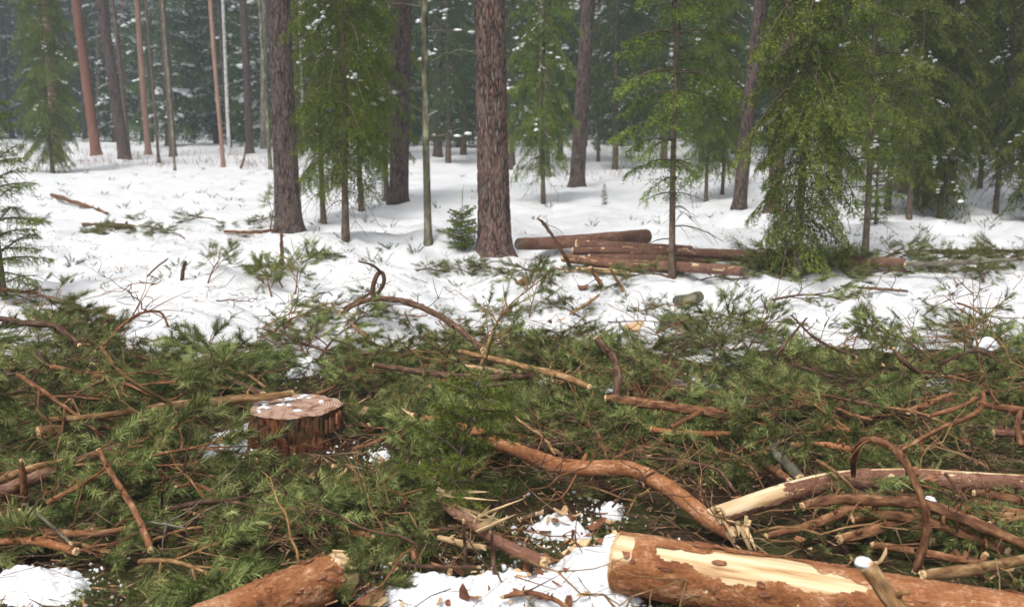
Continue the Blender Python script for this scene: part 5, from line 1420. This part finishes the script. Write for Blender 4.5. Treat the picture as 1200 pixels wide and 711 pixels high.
for k in range(60):
    blades(rng.uniform(580, 1180), rng.uniform(185, 215), 9, 0.2, 0.22, 0.005)
o = obj('dead_grass', g_.mesh('dead_grass', smooth=False), 'dead_grass', kind='stuff'); tag(o, 'rusty dead grass along the far edge of the open snow', 'grass')

# ------------------------------------------------------------------ melting snow among the slash
def snow_patch(cx, cy, rx, ry, thick, seed, cell=0.007, lump=0.022):
    """icy, lumpy snow lying on the floor; outline follows noise"""
    a, ta = at(cx, cy)
    hx = rx / 1200 * ta; near = at(cx, cy + ry)[0] if cy + ry < 900 else None
    far = at(cx, cy - ry)[0]
    hy = max(abs(far[1] - near[1]) / 2, 0.05); c = (far + near) / 2
    nx, ny = max(8, int(2.3 * hx / cell)), max(8, int(2.3 * hy / cell))
    gx = np.linspace(-1.15 * hx, 1.15 * hx, nx); gy = np.linspace(-1.15 * hy, 1.15 * hy, ny)
    X, Y = np.meshgrid(c[0] + gx, c[1] + gy)
    e = 1 - np.sqrt(((X - c[0]) / hx) ** 2 + ((Y - c[1]) / hy) ** 2) + 0.9 * (fbm(X * 6, Y * 6, 4, seed) - 0.5)
    # rounded icy grains
    best = np.zeros_like(X)
    for q, sc in enumerate((lump, lump * 0.55)):
        ix, iy = np.floor(X / sc), np.floor(Y / sc)
        bb = np.zeros_like(X)
        for dx in (-1, 0, 1):
            for dy in (-1, 0, 1):
                jx, jy = (ix + dx).astype(np.int64), (iy + dy).astype(np.int64)
                qx = (jx + _hash(jx, jy, jx * 0, seed + q)) * sc; qy = (jy + _hash(jx, jy, jx * 0 + 1, seed + q)) * sc
                rr_ = sc * (0.45 + 0.5 * _hash(jx, jy, jx * 0 + 2, seed + q))
                bb = np.maximum(bb, np.sqrt(np.clip(rr_ ** 2 - (X - qx) ** 2 - (Y - qy) ** 2, 0, None)))
        best = np.maximum(best, bb) if q else bb
    Z = H(X, Y) - 0.03 + np.clip(e * 1.8, -0.2, 1) * (thick + 0.03) + best * 0.8 * (e > -0.05) + 0.03 * (fbm(X * 4, Y * 4, 2, seed + 8) - 0.5)
    V = np.stack([X, Y, Z], -1).reshape(-1, 3)
    i = np.arange(ny - 1)[:, None] * nx; j = np.arange(nx - 1)[None, :]
    Q = np.stack([i + j, i + j + 1, i + nx + j + 1, i + nx + j], -1).reshape(-1, 4)
    kp = (e > -0.12).reshape(-1); Q = Q[kp[Q].all(1)]
    if not len(Q): return
    used = np.unique(Q); re = -np.ones(len(V), int); re[used] = np.arange(len(used))
    o = obj('snow_patch', make_mesh('snow_patch', V[used], [re[Q]]), 'clean_snow'); o['kind'] = 'structure'
for a in [(45, 692, 75, 26, 0.05, 1), (600, 700, 185, 26, 0.05, 2), (690, 678, 70, 24, 0.085, 3), (655, 624, 42, 15, 0.04, 4), (717, 602, 16, 9, 0.025, 5), (720, 652, 26, 22, 0.04, 12), (264, 530, 26, 17, 0.07, 6), (292, 512, 14, 12, 0.04, 7), (940, 706, 110, 12, 0.03, 8), (445, 537, 14, 6, 0.015, 9),
          (610, 462, 10, 8, 0.05, 10), (1110, 706, 30, 14, 0.03, 11), (1170, 600, 40, 12, 0.03, 13), (35, 532, 16, 10, 0.05, 14), (355, 437, 20, 9, 0.07, 15), (500, 700, 100, 18, 0.03, 16)]:
    snow_patch(*a)

g_ = Geo(); rng = np.random.default_rng(31)
for cx, cy, rx, ry, cnt in [(45, 690, 110, 38, 260), (600, 692, 220, 44, 520), (660, 625, 80, 34, 260), (717, 600, 40, 22, 90), (264, 528, 50, 28, 180), (445, 535, 50, 22, 120), (940, 704, 130, 18, 120), (1120, 704, 60, 16, 80), (340, 440, 60, 20, 90), (640, 460, 60, 24, 70), (300, 508, 40, 26, 90)]:
    for q in range(cnt):
        a = rng.random() * 6.283; f = abs(rng.normal()) * 0.6
        p, t = at(cx + rx * f * math.cos(a), min(cy + ry * f * math.sin(a), 760))
        s0 = 0.0025 + 0.007 * rng.random() ** 2
        g_.add(ICO1_V * s0 * rng.uniform(0.45, 1.5, (12, 1)) * rng.uniform(0.6, 1.4, 3) + [p[0], p[1], p[2] + s0 * 0.5 + 0.02 * rng.random() ** 2], ICO1_F)
o = obj('snow_grains', g_.mesh('snow_grains'), 'clean_snow', kind='stuff'); tag(o, 'loose icy snow crumbs around the melting snow patches', 'snow')

def clump(px, py, h, s, label, seed):
    p, t = at(px, py, h); g_ = Geo()
    for q in range(4):
        g_.add(*blob(np.array([0.5 * s * math.sin(q * 2.1 + seed), 0.5 * s * math.cos(q * 1.7 + seed), 0.1 * s * q]), (s, s * 0.8, s * 0.6), seed + q, 0.45))
    o = obj('snow_clump', g_.mesh('snow_clump'), 'clean_snow', loc=p); tag(o, label, 'snow')
clump(1098, 704, 0.10, 0.036, 'rounded snow lump lying right of the snow-tipped stub', 3)
clump(1146, 712, 0.10, 0.022, 'small snow lump on the right end of the big peeled log', 5)
clump(640, 448, 0.12, 0.030, 'snow lump caught by the yellowish stripped pole', 6)
clump(711, 457, 0.10, 0.030, 'snow lump at the foot of the crooked upright branch', 8)
clump(1155, 405, 0.25, 0.055, 'snow lump caught in the tall bottlebrush top', 9)
clump(1085, 590, 0.12, 0.03, 'snow bit stuck beneath the arched branch', 10)
clump(935, 702, 0.11, 0.012, 'tiny snow bit on the side of the big peeled log', 11)

# ------------------------------------------------------------------ chips and flakes
rng = np.random.default_rng(9)
def chip_mesh(seed, L, w_, th):
    r_ = np.random.default_rng(seed); k = 7
    a = np.linspace(0, 6.283, k, endpoint=False); rr_ = 0.6 + 0.5 * r_.random(k)
    top_ = np.stack([np.cos(a) * rr_ * L, np.sin(a) * rr_ * w_, 0.25 * L * (np.cos(a) * rr_) ** 2 + 0.1 * w_ * r_.normal(size=k)], -1)
    V = np.vstack([top_, top_ - [0, 0, th], [[0, 0, 0.004]]]); j = np.arange(k); j2 = (j + 1) % k
    return make_mesh('wood_chip', V, [np.stack([j, j2, np.full(k, 2 * k)], -1), np.stack([k + j, k + j2, j2, j], -1), (k + j[::-1])[None, :]], smooth=False)
WCH = [chip_mesh(s, 0.030 + 0.012 * (s % 3), 0.013 + 0.006 * (s % 2), 0.006) for s in range(5)]
BCH = [chip_mesh(s + 20, 0.032 + 0.014 * (s % 3), 0.018 + 0.008 * (s % 2), 0.004) for s in range(5)]
CZ = [((610, 730, 595, 675), 55, 'on the trodden snow left of the big peeled log'), ((420, 700, 655, 708), 44, 'on the foreground snow patch'), ((300, 480, 490, 600), 34, 'around the foot of the stump'),
      ((420, 640, 480, 640), 30, 'around the fresh sapling and curved branch'), ((750, 930, 480, 560), 26, 'below the brown pole'), ((880, 1190, 400, 520), 40, 'among the boughs under the forked red branch'),
      ((900, 1190, 600, 668), 28, 'between the bare poles of the heap'), ((20, 280, 500, 650), 22, 'among the low poles left of the stump'), ((560, 800, 340, 400), 16, 'on the snow below the log pile'), ((640, 780, 300, 325), 18, 'at the foot of the log pile')]
for (x0, x1, y0, y1), cnt, where in CZ:
    for q in range(cnt):
        px, py = rng.uniform(x0, x1), rng.uniform(y0, y1)
        pale = rng.random() < 0.5
        p, t = at(px, py, 0.02 + 0.05 * rng.random())
        me = (WCH if pale else BCH)[int(rng.integers(5))]
        o = obj('wood_chip' if pale else 'bark_chip', me, 'chip_wood' if pale else 'chip_bark', loc=p)
        o.rotation_euler = (rng.normal() * 0.5, rng.normal() * 0.5, rng.random() * 6.28)
        o.scale = (rng.uniform(0.4, 1.05),) * 3
        where = near_lm(p); tag(o, ('pale wood chip ' if pale else 'red-brown bark chip ') + where, 'chip', ('wood chips ' if pale else 'bark chips ') + where)
# larger torn pieces
def piece(label, px, py, h, L, w_, yaw, mat, seed, tilt=0.3):
    p, t = at(px, py, h); me = chip_mesh(seed, L, w_, 0.012)
    o = obj('bark_piece' if 'bark' in mat else 'wood_piece', me, mat, loc=p); o.rotation_euler = (tilt, -0.3, yaw); tag(o, label, 'wood')
piece('torn pale wood chunk lying right of the winding tan branch', 458, 594, 0.06, 0.075, 0.035, 0.5, 'chip_wood', 91)
piece('red bark chunk stuck to the torn pale one', 470, 588, 0.07, 0.05, 0.03, 0.6, 'chip_bark', 92)
piece('pale bark curl half sunk in the snow behind the crooked branch', 741, 383, 0.04, 0.09, 0.055, -0.3, 'chip_wood', 93, 0.6)
piece('pale triangular chip below the fresh sapling', 454, 571, 0.06, 0.04, 0.025, 0.2, 'chip_wood', 94)
piece('pale split chip upright right of the stump', 424, 484, 0.08, 0.06, 0.02, 1.0, 'chip_wood', 95, 0.9)
piece('brown wood chunk on the snow left of the log pile sticks', 611, 330, 0.03, 0.08, 0.05, 0.5, 'chip_bark', 96)
piece('dark wood chunk on the snow below the leaning stick', 683, 336, 0.03, 0.07, 0.05, -0.6, 'chip_bark', 97)
piece('big pale flake before the curved branch', 672, 645, 0.04, 0.07, 0.035, 0.3, 'chip_wood', 98)
piece('rusty bark flake upright in the moss', 489, 648, 0.05, 0.05, 0.03, 1.4, 'chip_bark', 99, 1.2)
piece('pinkish bark plate on the snow patch', 435, 700, 0.05, 0.055, 0.03, 0.1, 'chip_bark', 100, 0.5)

# ------------------------------------------------------------------ bare twigs through the slash
def twig_mesh(seed, L):
    r_ = np.random.default_rng(seed); g_ = Geo(); t = np.linspace(0, 1, 9)[:, None]
    P = np.array([L, 0, 0]) * t + np.array([0, 0.12 * r_.normal(), 0.10]) * L * (t - t ** 2) + 0.015 * L * r_.normal(size=(9, 3))
    g_.add(*tube(P, np.linspace(0.0045, 0.0014, 9), 5))
    for q in range(5):
        i = int(r_.integers(2, 8)); d = unit(np.array([1.0, 0, 0]) + 0.5 * r_.normal(size=3)); l_ = L * (0.12 + 0.2 * r_.random())
        g_.add(*tube(spline(np.stack([P[i], P[i] + d * l_ * 0.5 + 0.02 * r_.normal(size=3), P[i] + d * l_ + [0, 0, 0.1 * l_]]), 5), np.linspace(0.0026, 0.0010, 5), 4))
    return g_.mesh('twig')
TW = [twig_mesh(300 + s, 0.35 + 0.12 * (s % 4)) for s in range(8)]
TWM = [m_.copy() for m_ in TW]; TWT = [m_.copy() for m_ in TW]
TZ = [((-40, 290, 400, 660), 30, 'left of the stump'), ((290, 640, 420, 660), 34, 'around stump and fresh sapling'), ((640, 900, 400, 620), 30, 'around the crooked upright branch'), ((880, 1240, 390, 660), 40, 'around the heap of bare poles'), ((0, 560, 330, 400), 22, 'on the snow edge by the bowed branch'), ((600, 1200, 330, 400), 16, 'on the right snow edge')]
for (x0, x1, y0, y1), cnt, where in TZ:
    for q in range(cnt):
        px, py = rng.uniform(x0, x1), rng.uniform(y0, y1)
        if ((px - 340) / 70) ** 2 + ((py - 500) / 45) ** 2 < 1: continue
        p, t = at(px, py, 0.03 + 0.14 * rng.random())
        kd = int(rng.integers(3)); nm = ('dark', 'red-brown', 'tan')[kd]
        o = obj('twig', (TW, TWM, TWT)[kd][int(rng.integers(8))], ('dark_branch_bark', 'branch_bark', 'tan_branch_bark')[kd], loc=p)
        o.rotation_euler = (rng.normal() * 0.6, rng.normal() * 0.35 - 0.15, rng.random() * 6.28); o.scale = (rng.uniform(0.7, 1.3),) * 3
        where = near_lm(p); tag(o, nm + ' bare twig ' + where, 'twig', nm + ' twigs ' + where)

# ------------------------------------------------------------------ sprigs showing through the open snow
def sprig_mesh(seed):
    r_ = np.random.default_rng(seed); g_ = Geo(); n_ = 7
    B, D, L = [], [], []
    for q in range(n_):
        a = r_.random() * 6.28; l_ = 0.10 + 0.16 * r_.random()
        d = unit(np.array([math.cos(a) * 1.1, math.sin(a) * 1.1, 1.0])); B.append([0.03 * math.cos(a), 0.03 * math.sin(a), -0.02]); D.append(d); L.append(l_)
    needles(g_, np.array(B), np.array(D), np.array(L), 26, 0.030, 0.0075, 0.9, r_, 0.3, 0.25, 0.003)
    return g_.mesh('sprig', smooth=False)
SPR = [sprig_mesh(s) for s in range(4)]
for (x0, x1, y0, y1), cnt, where in [((20, 330, 198, 262), 70, 'on the open snow left of the purplish pine'), ((350, 560, 200, 300), 26, 'on the snow between the pines'), ((600, 860, 190, 265), 34, 'on the open snow behind the log pile'), ((940, 1200, 230, 292), 60, 'on the slope of the snow mound'), ((60, 560, 285, 340), 34, 'on the left snow bank'), ((640, 1180, 335, 385), 26, 'on the snow ridge before the log pile')]:
    for q in range(cnt):
        p, t = at(rng.uniform(x0, x1), rng.uniform(y0, y1))
        o = obj('heather_sprig', SPR[int(rng.integers(4))], 'dark_spruce_needles', loc=p)
        o.rotation_euler = (0.2 * rng.normal(), 0.2 * rng.normal(), rng.random() * 6.28); o.scale = (rng.uniform(0.25, 0.85),) * 3
        where = near_lm(p); tag(o, 'dark sprig poking through snow ' + where, 'plant', 'sprigs ' + where)

# ------------------------------------------------------------------ haze
V = np.array([[x, y, z] for x in (-160, 160) for y in (-12, 150) for z in (-1.5, 24)], float)
F = np.array([[0, 1, 3, 2], [4, 6, 7, 5], [0, 4, 5, 1], [2, 3, 7, 6], [0, 2, 6, 4], [1, 5, 7, 3]])
hm_ = bpy.data.materials.new('haze'); hm_.use_nodes = True; MAT['haze'] = hm_
n, l = hm_.node_tree.nodes, hm_.node_tree.links
n.remove(n['Principled BSDF'])
pv = n.new('ShaderNodeVolumePrincipled')
pv.inputs['Color'].default_value = (0.56, 0.64, 0.73, 1)
pv.inputs['Density'].default_value = 0.0052
pv.inputs['Anisotropy'].default_value = 0.2
l.new(pv.outputs[0], n['Material Output'].inputs['Volume'])
hz = obj('haze', make_mesh('haze', V, [F], smooth=False), 'haze', kind='stuff')
tag(hz, 'pale winter haze thickening toward the far forest', 'haze')
